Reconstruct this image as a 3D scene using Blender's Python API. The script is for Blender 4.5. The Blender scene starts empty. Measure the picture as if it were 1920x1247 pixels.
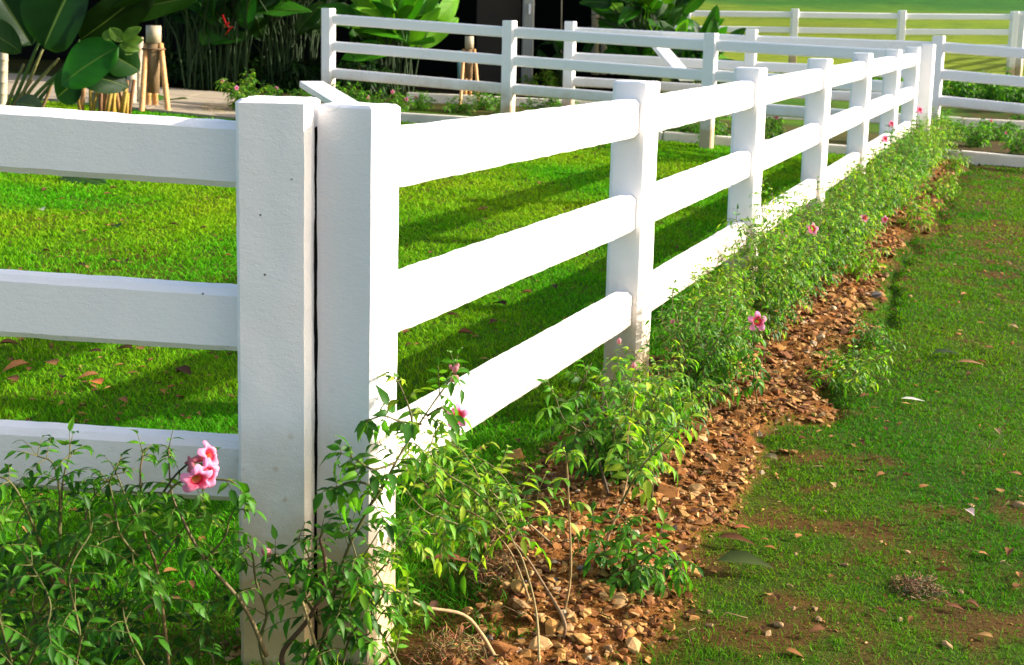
import bpy, bmesh, math, random
import numpy as np
from mathutils import Vector, Matrix
R_=math.radians
rnd=random.Random(7); NR=np.random.RandomState(11)
sc=bpy.context.scene; C=sc.collection
# ------------------------------------------------------------------ camera
F=2478.0; CX,CY=960.0,426.0; EYE=Vector((0,0,1.29))
PITCH=math.atan((426-38)/F); ROLL=R_(1.35)
CR=(Matrix.Rotation(math.pi/2-PITCH,3,'X')@Matrix.Rotation(ROLL,3,'Z'))
cam=bpy.data.cameras.new('camera'); co=bpy.data.objects.new('camera',cam); C.objects.link(co)
co.location=EYE; co.rotation_euler=CR.to_euler(); cam.sensor_width=36; cam.lens=F/1920*36
cam.shift_y=-(623.5-CY)/1920; cam.clip_end=1000; cam.clip_start=.05
cam.dof.use_dof=True; cam.dof.focus_distance=3.3; cam.dof.aperture_fstop=11
sc.camera=co
def ray(px,py): return CR@Vector(((px-CX)/F,-(py-CY)/F,-1))
def at(px,py,Y):
    d=ray(px,py); return EYE+d*(Y/d.y)
# ------------------------------------------------------------------ noise
_perm=NR.rand(256,256)
def vnoise(x,y,s=1.,seed=0):
    x=np.asarray(x,float)/s+seed*17.3+1000; y=np.asarray(y,float)/s+seed*9.7+1000
    xi=np.floor(x).astype(int); yi=np.floor(y).astype(int); fx=x-xi; fy=y-yi
    fx=fx*fx*(3-2*fx); fy=fy*fy*(3-2*fy)
    g=lambda a,b:_perm[a%256,b%256]
    return (g(xi,yi)*(1-fx)+g(xi+1,yi)*fx)*(1-fy)+(g(xi,yi+1)*(1-fx)+g(xi+1,yi+1)*fx)*fy
def fbm(x,y,s=1.,o=3,seed=0):
    t=0;a=1;n=0
    for i in range(o): t=t+a*vnoise(x,y,s/2**i,seed+i*3); n+=a; a*=.5
    return t/n
def sstep(a,b,x):
    t=np.clip((np.asarray(x,float)-a)/(b-a),0,1); return t*t*(3-2*t)
# ------------------------------------------------------------------ layout of the right hand fence line (unit axes: u = away to the right, v = along)
_vp=ray(1990,62); TH=math.atan2(_vp.x,_vp.y)
ST,CT=math.sin(TH),math.cos(TH); TT=math.tan(TH)
_c=at(712,192,2.617); X0=_c.x-TT*_c.y
def uv(x,y):
    u=(x-(X0+TT*y))*CT; v=x*ST+y*CT-(_c.x*ST+_c.y*CT); return u,v
def xy(u,v):
    v=v+(_c.x*ST+_c.y*CT)
    # point on line with along=v, then offset u perpendicular
    y0=(v-X0*ST)/(CT+TT*ST); x0=X0+TT*y0
    return x0+u*CT, y0-u*ST
def soil(x,y):
    u,v=uv(x,y); n=fbm(x,y,.35,3,5)-.5; n2=fbm(x,y,.09,2,8)-.5
    e=u+n*.30+n2*.10
    lo=sstep(-.10,.02,e+ .0)*(1-sstep(.7,1.5,v)) *sstep(.13,.26,e+.25*sstep(.1,.9,v)) + sstep(-.30,-.12,e)*sstep(.7,1.5,v)
    hi=1-sstep(.42,.54,e+np.where(v>4,.06,0.))
    m=lo*hi*(1-sstep(12.2,12.7,v))
    # bed by the left fence
    d=np.abs(y-2.62+ (fbm(x,y,.3,2,3)-.5)*.25); m2=(1-sstep(.16,.30,d))*(1-sstep(-.62,-.45,x))
    return np.clip(np.maximum(m,m2*.3),0,1)
def gh(x,y,fine=True):
    x=np.asarray(x,float); y=np.asarray(y,float); u,v=uv(x,y)
    g=-.07-.035*np.clip(u,-14,10)
    g=g+np.interp(v,[-50,12.5,16.5,28,34,200],[0,0,.10,.50,.85,17.])
    if fine:
        s=soil(x,y); g=g+s*.045*np.exp(-((u-.18)/.22)**2)*np.where(u>-.3,1,.3)+ (fbm(x,y,.8,2,1)-.5)*.04*np.clip(1-v/40,0,1)
        g=g+s*(fbm(x,y,.07,2,2)-.5)*.03
        g=g-.03*np.exp(-((u-.50+(fbm(x,y,.35,3,5)-.5)*.3)/.035)**2)*sstep(1.,3.,v)*(1-sstep(12,12.5,v))
    return g
def G(x,y): return float(gh(x,y))
def gr(px,py):
    d=ray(px,py); a,b=1.,200.
    lo=.5
    for i in range(400):
        t=.5*1.02**i; p=EYE+d*t
        if p.z<G(p.x,p.y):
            hi=t
            for k in range(25):
                m=(lo+hi)/2; q=EYE+d*m
                if q.z<G(q.x,q.y): hi=m
                else: lo=m
            p=EYE+d*hi; return Vector((p.x,p.y,G(p.x,p.y)))
        lo=t
        if t>200: break
    return p
# ------------------------------------------------------------------ materials
def newmat(n):
    m=bpy.data.materials.new(n); m.use_nodes=True; nt=m.node_tree; nt.nodes.clear()
    out=nt.nodes.new('ShaderNodeOutputMaterial'); return m,nt,out
def N(nt,t,**k):
    n=nt.nodes.new(t)
    for a,b in k.items():
        if a in n.inputs.keys(): n.inputs[a].default_value=b
        else: setattr(n,a,b)
    return n
def ramp(nt,fac,stops):
    r=nt.nodes.new('ShaderNodeValToRGB'); e=r.color_ramp.elements
    while len(e)<len(stops): e.new(.5)
    for i,(p,c) in enumerate(stops): e[i].position=p; e[i].color=(*c,1) if len(c)==3 else c
    nt.links.new(fac,r.inputs[0]); return r
def mix(nt,fac,a,b,mode='MIX'):
    m=nt.nodes.new('ShaderNodeMix'); m.data_type='RGBA'; m.blend_type=mode
    for s,v in ((0,fac),(6,a),(7,b)):
        if hasattr(v,'is_output'): nt.links.new(v,m.inputs[s])
        else: m.inputs[s].default_value=v if s==0 else ((*v,1) if len(v)==3 else v)
    return m.outputs[2]
def noise(nt,co,scale,det=3,rough=.5,dist=0):
    n=N(nt,'ShaderNodeTexNoise'); n.inputs['Scale'].default_value=scale; n.inputs['Detail'].default_value=det
    n.inputs['Roughness'].default_value=rough; n.inputs['Distortion'].default_value=dist
    if co: nt.links.new(co,n.inputs['Vector'])
    return n.outputs['Fac']
def simple(n,col,rough=.6,var=.25,scale=8,bump=.2,spec=.4,bscale=None,metal=0):
    m,nt,out=newmat(n); L=nt.links.new
    tc=N(nt,'ShaderNodeTexCoord').outputs['Object']
    f=noise(nt,tc,scale,5,.6); c=mix(nt,f,[x*(1-var) for x in col],[min(1,x*(1+var)) for x in col])
    p=N(nt,'ShaderNodeBsdfPrincipled'); p.inputs['Roughness'].default_value=rough; p.inputs['Specular IOR Level'].default_value=spec; p.inputs['Metallic'].default_value=metal
    L(c,p.inputs['Base Color'])
    b=N(nt,'ShaderNodeBump'); b.inputs['Strength'].default_value=bump; b.inputs['Distance'].default_value=.01
    L(noise(nt,tc,bscale or scale*6,4,.6),b.inputs['Height']); L(b.outputs[0],p.inputs['Normal']); L(p.outputs[0],out.inputs[0]); return m
def paint():
    m,nt,out=newmat('white_paint'); L=nt.links.new
    g=N(nt,'ShaderNodeNewGeometry'); pos=g.outputs['Position']; tc=N(nt,'ShaderNodeTexCoord').outputs['Object']
    sx=N(nt,'ShaderNodeSeparateXYZ'); L(pos,sx.inputs[0]); z=sx.outputs['Z']
    at_=N(nt,'ShaderNodeAttribute'); at_.attribute_name='gz'
    h=N(nt,'ShaderNodeMath',operation='SUBTRACT'); L(z,h.inputs[0]); L(at_.outputs['Fac'],h.inputs[1])
    base=mix(nt,noise(nt,pos,3,4),(.87,.83,.835),(.92,.89,.885))
    # soft grime towards the ground, splashed spots
    n1=noise(nt,pos,5,5,.65)
    hm=N(nt,'ShaderNodeMapRange'); L(h.outputs[0],hm.inputs[0]); hm.inputs[1].default_value=.60; hm.inputs[2].default_value=.0; hm.inputs[3].default_value=0; hm.inputs[4].default_value=1
    a=N(nt,'ShaderNodeMath',operation='MULTIPLY'); L(hm.outputs[0],a.inputs[0]); L(n1,a.inputs[1])
    r=ramp(nt,a.outputs[0],[(.05,(0,0,0)),(.36,(.9,.9,.9))])
    base=mix(nt,r.outputs[0],base,(.44,.30,.14))
    vo=N(nt,'ShaderNodeTexVoronoi'); vo.inputs['Scale'].default_value=26; L(pos,vo.inputs['Vector'])
    sp=ramp(nt,vo.outputs['Distance'],[(.14,(1,1,1)),(.22,(0,0,0))])
    gate=ramp(nt,noise(nt,pos,9,2),[(.56,(0,0,0)),(.64,(1,1,1))])
    hm2=N(nt,'ShaderNodeMapRange'); L(h.outputs[0],hm2.inputs[0]); hm2.inputs[1].default_value=.62; hm2.inputs[2].default_value=.25; hm2.inputs[3].default_value=0; hm2.inputs[4].default_value=.9
    s1=mix(nt,1.,sp.outputs[0],gate.outputs[0],'MULTIPLY'); s2=mix(nt,1.,s1,hm2.outputs[0],'MULTIPLY')
    base=mix(nt,s2,base,(.42,.27,.12))
    # tiny dark specks anywhere
    v2=N(nt,'ShaderNodeTexVoronoi'); v2.inputs['Scale'].default_value=17; L(pos,v2.inputs['Vector'])
    sp2=ramp(nt,v2.outputs['Distance'],[(.035,(1,1,1)),(.06,(0,0,0))])
    g2=ramp(nt,noise(nt,pos,5,1),[(.55,(0,0,0)),(.58,(1,1,1))])
    base=mix(nt,mix(nt,1.,sp2.outputs[0],g2.outputs[0],'MULTIPLY'),base,(.12,.10,.09))
    # hairline cracks
    v3=N(nt,'ShaderNodeTexVoronoi',feature='DISTANCE_TO_EDGE'); v3.inputs['Scale'].default_value=3.2
    mp=N(nt,'ShaderNodeVectorMath',operation='ADD'); nv=N(nt,'ShaderNodeTexNoise'); nv.inputs['Scale'].default_value=7; nv.inputs['Detail'].default_value=5; L(pos,nv.inputs['Vector'])
    sc_=N(nt,'ShaderNodeVectorMath',operation='SCALE'); sc_.inputs['Scale'].default_value=.22; L(nv.outputs['Color'],sc_.inputs[0]); L(pos,mp.inputs[0]); L(sc_.outputs[0],mp.inputs[1]); L(mp.outputs[0],v3.inputs['Vector'])
    cr=ramp(nt,v3.outputs['Distance'],[(.0,(1,1,1)),(.006,(0,0,0))])
    g3=ramp(nt,noise(nt,pos,2.3,2),[(.60,(0,0,0)),(.66,(.6,.6,.6))])
    crk=mix(nt,1.,cr.outputs[0],g3.outputs[0],'MULTIPLY')
    base=mix(nt,crk,base,(.40,.40,.42))
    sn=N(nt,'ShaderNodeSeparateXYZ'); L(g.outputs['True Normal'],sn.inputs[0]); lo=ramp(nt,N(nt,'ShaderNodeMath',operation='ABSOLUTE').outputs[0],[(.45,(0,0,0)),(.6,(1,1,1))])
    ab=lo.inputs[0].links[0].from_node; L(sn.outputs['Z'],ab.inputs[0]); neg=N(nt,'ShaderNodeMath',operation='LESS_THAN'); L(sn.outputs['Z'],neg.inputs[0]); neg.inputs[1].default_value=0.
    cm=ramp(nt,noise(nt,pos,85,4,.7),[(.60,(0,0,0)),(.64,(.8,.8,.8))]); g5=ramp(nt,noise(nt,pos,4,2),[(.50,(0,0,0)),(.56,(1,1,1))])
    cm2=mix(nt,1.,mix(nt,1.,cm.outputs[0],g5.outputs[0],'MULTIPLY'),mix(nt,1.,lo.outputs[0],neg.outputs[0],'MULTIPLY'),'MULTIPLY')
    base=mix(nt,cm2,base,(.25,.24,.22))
    p=N(nt,'ShaderNodeBsdfPrincipled'); p.inputs['Roughness'].default_value=.52; p.inputs['Specular IOR Level'].default_value=.35; L(base,p.inputs['Base Color'])
    # brushed, pitted paint relief
    st=N(nt,'ShaderNodeMapping'); st.inputs['Scale'].default_value=(1,1,2.2); L(pos,st.inputs['Vector'])
    h1=noise(nt,st.outputs[0],55,6,.65,.6); h2=noise(nt,pos,260,3,.6); h3=noise(nt,pos,14,3,.5)
    pit=N(nt,'ShaderNodeTexVoronoi'); pit.inputs['Scale'].default_value=95; L(pos,pit.inputs['Vector'])
    pr=ramp(nt,pit.outputs['Distance'],[(.08,(0,0,0)),(.2,(1,1,1))])
    def add(a,b,k):
        q=N(nt,'ShaderNodeMath',operation='MULTIPLY_ADD'); L(b,q.inputs[0]); q.inputs[1].default_value=k
        L(a,q.inputs[2]); return q.outputs[0]
    hh=add(h1,h2,.35); hh=add(hh,h3,1.2); hh=add(hh,pr.outputs[0],.35)
    b=N(nt,'ShaderNodeBump'); b.inputs['Strength'].default_value=.6; b.inputs['Distance'].default_value=.0020
    L(hh,b.inputs['Height']); L(b.outputs[0],p.inputs['Normal']); L(p.outputs[0],out.inputs[0]); return m
def leafmat(n,trans=.35,rough=.42,spec=.45,veins=0,tc=(1.5,1.7,.7),k=1.):
    m,nt,out=newmat(n); L=nt.links.new
    a=N(nt,'ShaderNodeAttribute'); a.attribute_name='Col'; col=a.outputs['Color']
    pos=N(nt,'ShaderNodeNewGeometry').outputs['Position']
    col=mix(nt,1.,col,(k,k,k),'MULTIPLY')
    col=mix(nt,noise(nt,pos,45,3),col,mix(nt,1.,col,(1.35,1.25,1.1),'MULTIPLY'))
    p=N(nt,'ShaderNodeBsdfPrincipled'); p.inputs['Roughness'].default_value=rough; p.inputs['Specular IOR Level'].default_value=spec; L(col,p.inputs['Base Color'])
    t=N(nt,'ShaderNodeBsdfTranslucent'); L(mix(nt,1.,col,tc,'MULTIPLY'),t.inputs['Color'])
    if veins:
        b=N(nt,'ShaderNodeBump'); b.inputs['Strength'].default_value=.3; b.inputs['Distance'].default_value=.01
        w=N(nt,'ShaderNodeUVMap'); wv=N(nt,'ShaderNodeTexWave'); wv.inputs['Scale'].default_value=veins; wv.inputs['Distortion'].default_value=.4
        wv.bands_direction='Y'; L(w.outputs[0],wv.inputs['Vector']); L(wv.outputs['Fac'],b.inputs['Height']); L(b.outputs[0],p.inputs['Normal'])
    mx=N(nt,'ShaderNodeMixShader'); mx.inputs[0].default_value=trans; L(p.outputs[0],mx.inputs[1]); L(t.outputs[0],mx.inputs[2]); L(mx.outputs[0],out.inputs[0]); return m
def attrmat(n,rough=.8,spec=.2,bump=.5,bs=120):
    m,nt,out=newmat(n); L=nt.links.new
    a=N(nt,'ShaderNodeAttribute'); a.attribute_name='Col'; pos=N(nt,'ShaderNodeNewGeometry').outputs['Position']
    c=mix(nt,noise(nt,pos,70,4,.6),mix(nt,1.,a.outputs['Color'],(.36,.33,.31),'MULTIPLY'),mix(nt,1.,a.outputs['Color'],(.88,.86,.82),'MULTIPLY'))
    p=N(nt,'ShaderNodeBsdfPrincipled'); p.inputs['Roughness'].default_value=rough; p.inputs['Specular IOR Level'].default_value=spec; L(c,p.inputs['Base Color'])
    b=N(nt,'ShaderNodeBump'); b.inputs['Strength'].default_value=bump; b.inputs['Distance'].default_value=.004; L(noise(nt,pos,bs,4,.65),b.inputs['Height']); L(b.outputs[0],p.inputs['Normal'])
    L(p.outputs[0],out.inputs[0]); return m
def groundmat():
    m,nt,out=newmat('lawn_ground'); L=nt.links.new
    pos=N(nt,'ShaderNodeNewGeometry').outputs['Position']
    a0=N(nt,'ShaderNodeAttribute'); a0.attribute_name='Col'
    class _A: outputs={'Color':mix(nt,1.,a0.outputs['Color'],(.68,.68,.68),'MULTIPLY')}
    a=_A
    n1=noise(nt,pos,38,5,.7); n2=noise(nt,pos,7,4,.6)
    c=mix(nt,n1,mix(nt,1.,a.outputs['Color'],(.45,.45,.45),'MULTIPLY'),mix(nt,1.,a.outputs['Color'],(1.5,1.5,1.4),'MULTIPLY'))
    c=mix(nt,n2,c,mix(nt,1.,c,(1.2,.95,.8),'MULTIPLY'))
    st=N(nt,'ShaderNodeMapping'); st.inputs['Scale'].default_value=(.55,1,1); L(pos,st.inputs['Vector'])
    c=mix(nt,ramp(nt,noise(nt,st.outputs[0],2.4,5,.7),[(.35,(0,0,0)),(.65,(1,1,1))]).outputs[0],mix(nt,1.,c,(.62,.72,.7),'MULTIPLY'),mix(nt,1.,c,(1.15,1.12,1.1),'MULTIPLY'))
    p=N(nt,'ShaderNodeBsdfPrincipled'); p.inputs['Roughness'].default_value=.95; p.inputs['Specular IOR Level'].default_value=.1; L(c,p.inputs['Base Color'])
    b=N(nt,'ShaderNodeBump'); b.inputs['Strength'].default_value=.9; b.inputs['Distance'].default_value=.012; L(noise(nt,pos,90,5,.7),b.inputs['Height']); L(b.outputs[0],p.inputs['Normal'])
    L(p.outputs[0],out.inputs[0]); return m
M={}
M['paint']=paint(); M['leaf']=leafmat('shrub_leaf',.42,.5,.22,k=.84); M['big']=leafmat('broad_leaf',.25,.42,.14,22,k=.62); M['grass']=leafmat('grass_blade',.30,.65,.05,k=.70)
M['ground']=groundmat(); M['stone']=attrmat('rock_chips',.85,.25); M['petal']=leafmat('petal',.4,.6,.15,0,(1.05,.9,1.05),k=.82); M['dry']=leafmat('dry_leaf',.12,.8,.1,k=.7)
M['stem']=attrmat('stem_bark',.7,.3,.3,300)
M['kerb']=simple('concrete_kerb',(.66,.61,.52),.85,.3,3,.5,.2,60)
M['path']=simple('concrete_path',(.33,.27,.19),.85,.25,1.2,.4,.2,40)
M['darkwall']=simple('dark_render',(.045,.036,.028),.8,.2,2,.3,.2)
M['black']=simple('inside_shade',(.006,.006,.006),.9,.2,2,.1,.1)  # near-black colour stands in for the deep shade inside the building
M['col']=simple('grey_column',(.34,.33,.29),.7,.15,2,.2)
M['bamboo']=simple('bamboo',(.55,.27,.09),.5,.35,14,.4)
M['bamboopale']=simple('pale_bamboo',(.36,.30,.20),.6,.35,8,.4)
M['rope']=simple('coir_wrap',(.20,.13,.06),.9,.4,40,.8)
M['pipe']=simple('turquoise_pipe',(.25,.50,.45),.5,.1)
M['shade_roof']=simple('added_roof_dark',(.06,.05,.045),.8,.2)
# ------------------------------------------------------------------ mesh helpers
def tag(o,label=None,cat=None,group=None,kind=None):
    if label:o['label']=label
    if cat:o['category']=cat
    if group:o['group']=group
    if kind:o['kind']=kind
    return o
def mesh_np(name,V,Fs,mat,parent=None,cols=None,smooth=True,uvs=None):
    """V (n,3); Fs list of (k,m) int arrays"""
    me=bpy.data.meshes.new(name); V=np.asarray(V,np.float32)
    me.vertices.add(len(V)); me.vertices.foreach_set('co',V.ravel())
    tot=sum(f.size for f in Fs); npoly=sum(len(f) for f in Fs)
    me.loops.add(tot); me.loops.foreach_set('vertex_index',np.concatenate([f.ravel() for f in Fs]).astype(np.int32))
    me.polygons.add(npoly); ls=[];c=0
    for f in Fs:
        ls.append(c+np.arange(len(f))*f.shape[1]); c+=f.size
    me.polygons.foreach_set('loop_start',np.concatenate(ls).astype(np.int32))
    me.polygons.foreach_set('use_smooth',np.full(npoly,smooth))
    me.update(calc_edges=True)
    if cols is not None:
        a=me.attributes.new('Col','FLOAT_COLOR','POINT'); cc=np.ones((len(V),4),np.float32); cc[:,:3]=cols; a.data.foreach_set('color',cc.ravel())
    if uvs is not None:
        uvl=me.uv_layers.new(name='UVMap'); li=np.concatenate([f.ravel() for f in Fs]); uvl.data.foreach_set('uv',np.asarray(uvs,np.float32)[li].ravel())
    me.materials.append(mat); o=bpy.data.objects.new(name,me); C.objects.link(o)
    if parent: o.parent=parent
    return o
def bm_obj(name,bm,mat,parent=None,smooth=False,col=None):
    me=bpy.data.meshes.new(name); bmesh.ops.recalc_face_normals(bm,faces=bm.faces); bm.to_mesh(me); bm.free()
    if smooth:
        for p in me.polygons: p.use_smooth=True
        me.set_sharp_from_angle(angle=R_(17))
    if col is not None:
        a=me.attributes.new('Col','FLOAT_COLOR','POINT'); a.data.foreach_set('color',np.tile([*col,1.],(len(me.vertices),1)).astype(np.float32).ravel())
    me.materials.append(mat); o=bpy.data.objects.new(name,me); C.objects.link(o)
    if parent:o.parent=parent
    return o
def empty(name,loc,rz=0):
    o=bpy.data.objects.new(name,None); C.objects.link(o); o.location=loc; o.rotation_euler=(0,0,rz); o.empty_display_size=.1; return o
class Tubes:
    def __init__(s): s.V=[];s.F=[];s.c=[];s.n=0
    def add(s,pts,rad,col=(.2,.12,.05),k=6):
        P=np.array([tuple(p) for p in pts],float); n=len(P)
        if n<2: return
        rad=np.broadcast_to(np.asarray(rad,float),(n,)) if np.ndim(rad)<1 or len(np.atleast_1d(rad))==n else np.linspace(rad[0],rad[1],n)
        T=np.gradient(P,axis=0); T/=np.linalg.norm(T,axis=1)[:,None]+1e-9
        ref=np.array([0,0,1.]) if abs(T[0,2])<.9 else np.array([1.,0,0])
        A=np.cross(T,ref); A/=np.linalg.norm(A,axis=1)[:,None]+1e-9; B=np.cross(T,A)
        an=np.linspace(0,2*np.pi,k,endpoint=False)
        ring=P[:,None,:]+rad[:,None,None]*(np.cos(an)[None,:,None]*A[:,None,:]+np.sin(an)[None,:,None]*B[:,None,:])
        V=ring.reshape(-1,3); f=[]
        i=np.arange(n-1)[:,None]*k; j=np.arange(k)[None,:]; j2=(j+1)%k
        q=np.stack([i+j,i+j2,i+k+j2,i+k+j],-1).reshape(-1,4)+s.n
        cen=np.array([P[0],P[-1]]); s.V+= [V,cen]
        t=[]
        for jj in range(k):
            t.append((s.n+jj,s.n+n*k,s.n+(jj+1)%k,)); t.append((s.n+(n-1)*k+jj,s.n+(n-1)*k+(jj+1)%k,s.n+n*k+1))
        s.F.append((q,np.array(t))); s.c.append(np.tile(col,(len(V)+2,1))); s.n+=len(V)+2
    def build(s,name,mat,parent=None,smooth=True):
        return mesh_np(name,np.concatenate(s.V),[np.concatenate([f[0] for f in s.F]),np.concatenate([f[1] for f in s.F])],mat,parent,np.concatenate(s.c),smooth)
def norm(a): return a/(np.linalg.norm(a,axis=-1,keepdims=True)+1e-9)
# leaf template: t along, side profile
LT=np.array([0,.22,.5,.78,1.]); LW_=np.array([0.,.78,1.,.55,0.])
class Leaves:
    def __init__(s): s.a=[]
    def add(s,o,d,n,L,W,dr,fold,col): s.a.append((*o,*d,*n,L,W,dr,fold,*col))
    def arr(s,A): s.a+= [tuple(r) for r in A]
    def build(s,name,mat,parent=None,off=None):
        A=np.array(s.a,float); o=A[:,0:3]; d=norm(A[:,3:6]); n=A[:,6:9]; sd=norm(np.cross(d,n)); n=np.cross(sd,d)
        if off is not None: o=o-np.array(off)
        L,W,dr,fo=[A[:,i][:,None,None] for i in (9,10,11,12)]; col=A[:,13:16]; K=len(A)
        t=np.array([0,.22,.22,.22,.5,.5,.5,.78,.78,.78,1.]); w=np.array([0,-.88,0,.88,-.95,0,.95,-.42,0,.42,0])
        t_=t[None,:,None]; w_=w[None,:,None]
        P=o[:,None,:]+d[:,None,:]*(L*t_)*(1-.12*dr*t_)+sd[:,None,:]*(W*.5*w_)+n[:,None,:]*(fo*W*.5*np.abs(w_)-dr*L*t_**2*.55)
        V=P.reshape(-1,3)
        q=np.array([[1,2,5,4],[2,3,6,5],[4,5,8,7],[5,6,9,8]]); tr=np.array([[0,2,1],[0,3,2],[7,8,10],[8,9,10]])
        b=np.arange(K)[:,None,None]*11
        shade=np.array([1.,.95,1.25,.95,.95,1.25,.95,.95,1.2,.95,1.])[None,:,None]
        cols=(col[:,None,:]*shade).reshape(-1,3)
        return mesh_np(name,V,[(q[None]+b).reshape(-1,4),(tr[None]+b).reshape(-1,3)],mat,parent,cols,True)
# ------------------------------------------------------------------ ground
GREEN_IN=np.array([.05,.20,.005]); GREEN_OUT=np.array([.028,.11,.004]); YEL=np.array([.20,.26,.012]); DIRT=np.array([.13,.058,.018]); SOIL=np.array([.27,.115,.028])
def patch(x,y):   # bare / dry amount
    u,v=uv(x,y)
    a=sstep(.46,.68,.6*fbm(x,y,.14,4,21)+.4*fbm(x,y*.6,.9,2,27)+np.where(u>0,.022,-.01))*np.where(u>0,.85,.5)
    return np.clip(a,0,1)
def gcol(x,y):
    u,v=uv(x,y); u=u[...,None]; v_=v[...,None]
    g=np.where(u>0,GREEN_OUT,GREEN_IN)
    k=fbm(x,y,.9,3,31)[...,None]; g=g*(1-.5*k)+YEL*.5*k*np.where(u>0,.45,.8)
    pt=patch(x,y)[...,None]; c=g*(1-pt)+DIRT*pt
    s=soil(x,y)[...,None]; c=c*(1-s)+SOIL*s
    ff=fbm(x*.25,y,2.2,3,41)[...,None]; far=sstep(20.,23.5,v_+4*(ff-.5))
    upper=sstep(36,48,v_+14*(fbm(x*.35,y,1.6,3,47)[...,None]-.5))
    fc=(np.array([.21,.30,.008])*(.6+.8*ff)*(.75+.5*fbm(x*.3,y,.5,3,44)[...,None])); fc=fc*(1-upper)+np.array([.03,.18,.008])*(.6+.7*ff)*upper
    c=c*(1-far)+fc*far
    dk=(sstep(14.6,15.0,v_)*(1-sstep(22,23,v_))*(1-sstep(1.2,2.2,x[...,None])))  # shaded ground before the building, painted near-black
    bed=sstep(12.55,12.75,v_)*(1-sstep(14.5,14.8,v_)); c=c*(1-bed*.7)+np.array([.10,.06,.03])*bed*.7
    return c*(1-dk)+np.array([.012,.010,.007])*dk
def grid(name,x0,x1,y0,y1,st,mat,hole=None):
    xs=np.arange(x0,x1+1e-6,st); ys=np.arange(y0,y1+1e-6,st); X,Y=np.meshgrid(xs,ys)
    return X,Y
def ground():
    # one sheet, spacing grows away from the fence corner
    def ax(c,lo,hi,h0):
        r=[c]; h=h0
        while r[-1]<hi: r.append(r[-1]+max(h0,.012*abs(r[-1]-c)**1.25))
        l=[c]
        while l[-1]>lo: l.append(l[-1]-max(h0,.012*abs(l[-1]-c)**1.25))
        return np.array(sorted(set(l+r)))
    X,Y=np.meshgrid(ax(.6,-70,110,.03),ax(3.2,-25,230,.03)); ny,nx=X.shape
    Z=gh(X,Y); V=np.stack([X,Y,Z],-1).reshape(-1,3)
    i=np.arange(ny-1)[:,None]*nx+np.arange(nx-1)[None,:]; q=np.stack([i,i+1,i+nx+1,i+nx],-1).reshape(-1,4)
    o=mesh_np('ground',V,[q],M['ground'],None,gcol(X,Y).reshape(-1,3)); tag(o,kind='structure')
ground()
# ------------------------------------------------------------------ grass blades
def blades(name,Px,Py,H,W,col,lean,mat,up=1.):
    K=len(Px); z=gh(Px,Py)-.004; a=NR.rand(K)*2*np.pi; la=NR.rand(K)*2*np.pi
    sd=np.stack([np.cos(a),np.sin(a),np.zeros(K)],-1); ld=np.stack([np.cos(la),np.sin(la),np.zeros(K)],-1)*lean[:,None]
    o=np.stack([Px,Py,z],-1); up=np.array([0,0,1.])*up; H=H[:,None]; W=W[:,None]
    v0=o-sd*W*.5; v1=o+sd*W*.5; m=o+up*H*.55+ld*H*.3; v2=m-sd*W*.4; v3=m+sd*W*.4; tp=o+up*H*.92+ld*H
    V=np.stack([v0,v1,v2,v3,tp],1).reshape(-1,3); b=np.arange(K)[:,None]*5
    q=b+np.array([[0,1,3,2]]); t=b+np.array([[2,3,4]])
    cs=col[:,None,:]*np.array([.55,.55,1.,1.,1.15])[None,:,None]  # darker roots put the shade low in the turf into the colour
    return V,q,t,cs.reshape(-1,3)
def grass():
    # candidates in view-shaped wedge with margin
    n=1150000
    y=1.7*np.exp(NR.rand(n)*math.log(15.2/1.7)); x=(NR.rand(n)*1.15-.56)*(y*.86+.5)+y*.0
    dens_keep=NR.rand(n)<np.clip(.42+.16*(y-2)/3,.42,1.)
    x=x[dens_keep]; y=y[dens_keep]
    u,v=uv(x,y); s=soil(x,y); pt=patch(x,y)
    inside=u<-.1
    # stay clear of posts' footprints handled by geometry; drop on soil
    keep=(NR.rand(len(x))>s*.985)&(v<12.4)&(NR.rand(len(x))>pt*np.where(inside,.45,.6))
    keep&=~((y<2.3)&(x<-.45)&(NR.rand(len(x))>.7))
    x,y,u,v,pt,inside=[q[keep] for q in (x,y,u,v,pt,inside)]
    K=len(x); k=fbm(x,y,.9,3,31); k2=fbm(x,y,.12,2,35)
    H=(.016+.022*NR.rand(K)**1.5)*(.7+.7*k2)*np.clip(.85+.045*y,.9,1.35)*np.where(inside,.8,.58)
    tall=np.exp(-(((x+.02)/.28)**2+((y-3.05)/.5)**2)); H*=1+1.1*tall
    W=(.0021+.0012*NR.rand(K))*np.clip(y/3.0,.8,4.5)
    g=np.where(inside[:,None],np.array([.072,.34,.006]),np.array([.030,.185,.004]))
    yel=np.array([.34,.44,.010]); f=np.clip(k*1.5-.40+.45*NR.rand(K)-.2,0,1)[:,None]*np.where(inside,.8,.35)[:,None]
    c=g*(1-f)+yel*f; c*=(.65+.7*NR.rand(K))[:,None]
    dry=(NR.rand(K)<np.where(inside,.08,.26)+.4*pt); c[dry]=np.array([.20,.115,.035])*(.5+.8*NR.rand(dry.sum()))[:,None]
    lean=.35+.75*NR.rand(K); H[dry]*=.6; lean[dry]=1.6
    V,q,t,cs=blades('grass',x,y,H,W,c,lean,M['grass'])
    o=mesh_np('lawn_grass',V,[q,t],M['grass'],None,cs,True); tag(o,'short mown lawn grass, vivid green with dry tan blades','grass',kind='stuff')
    print('blades',K)
grass()
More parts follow.
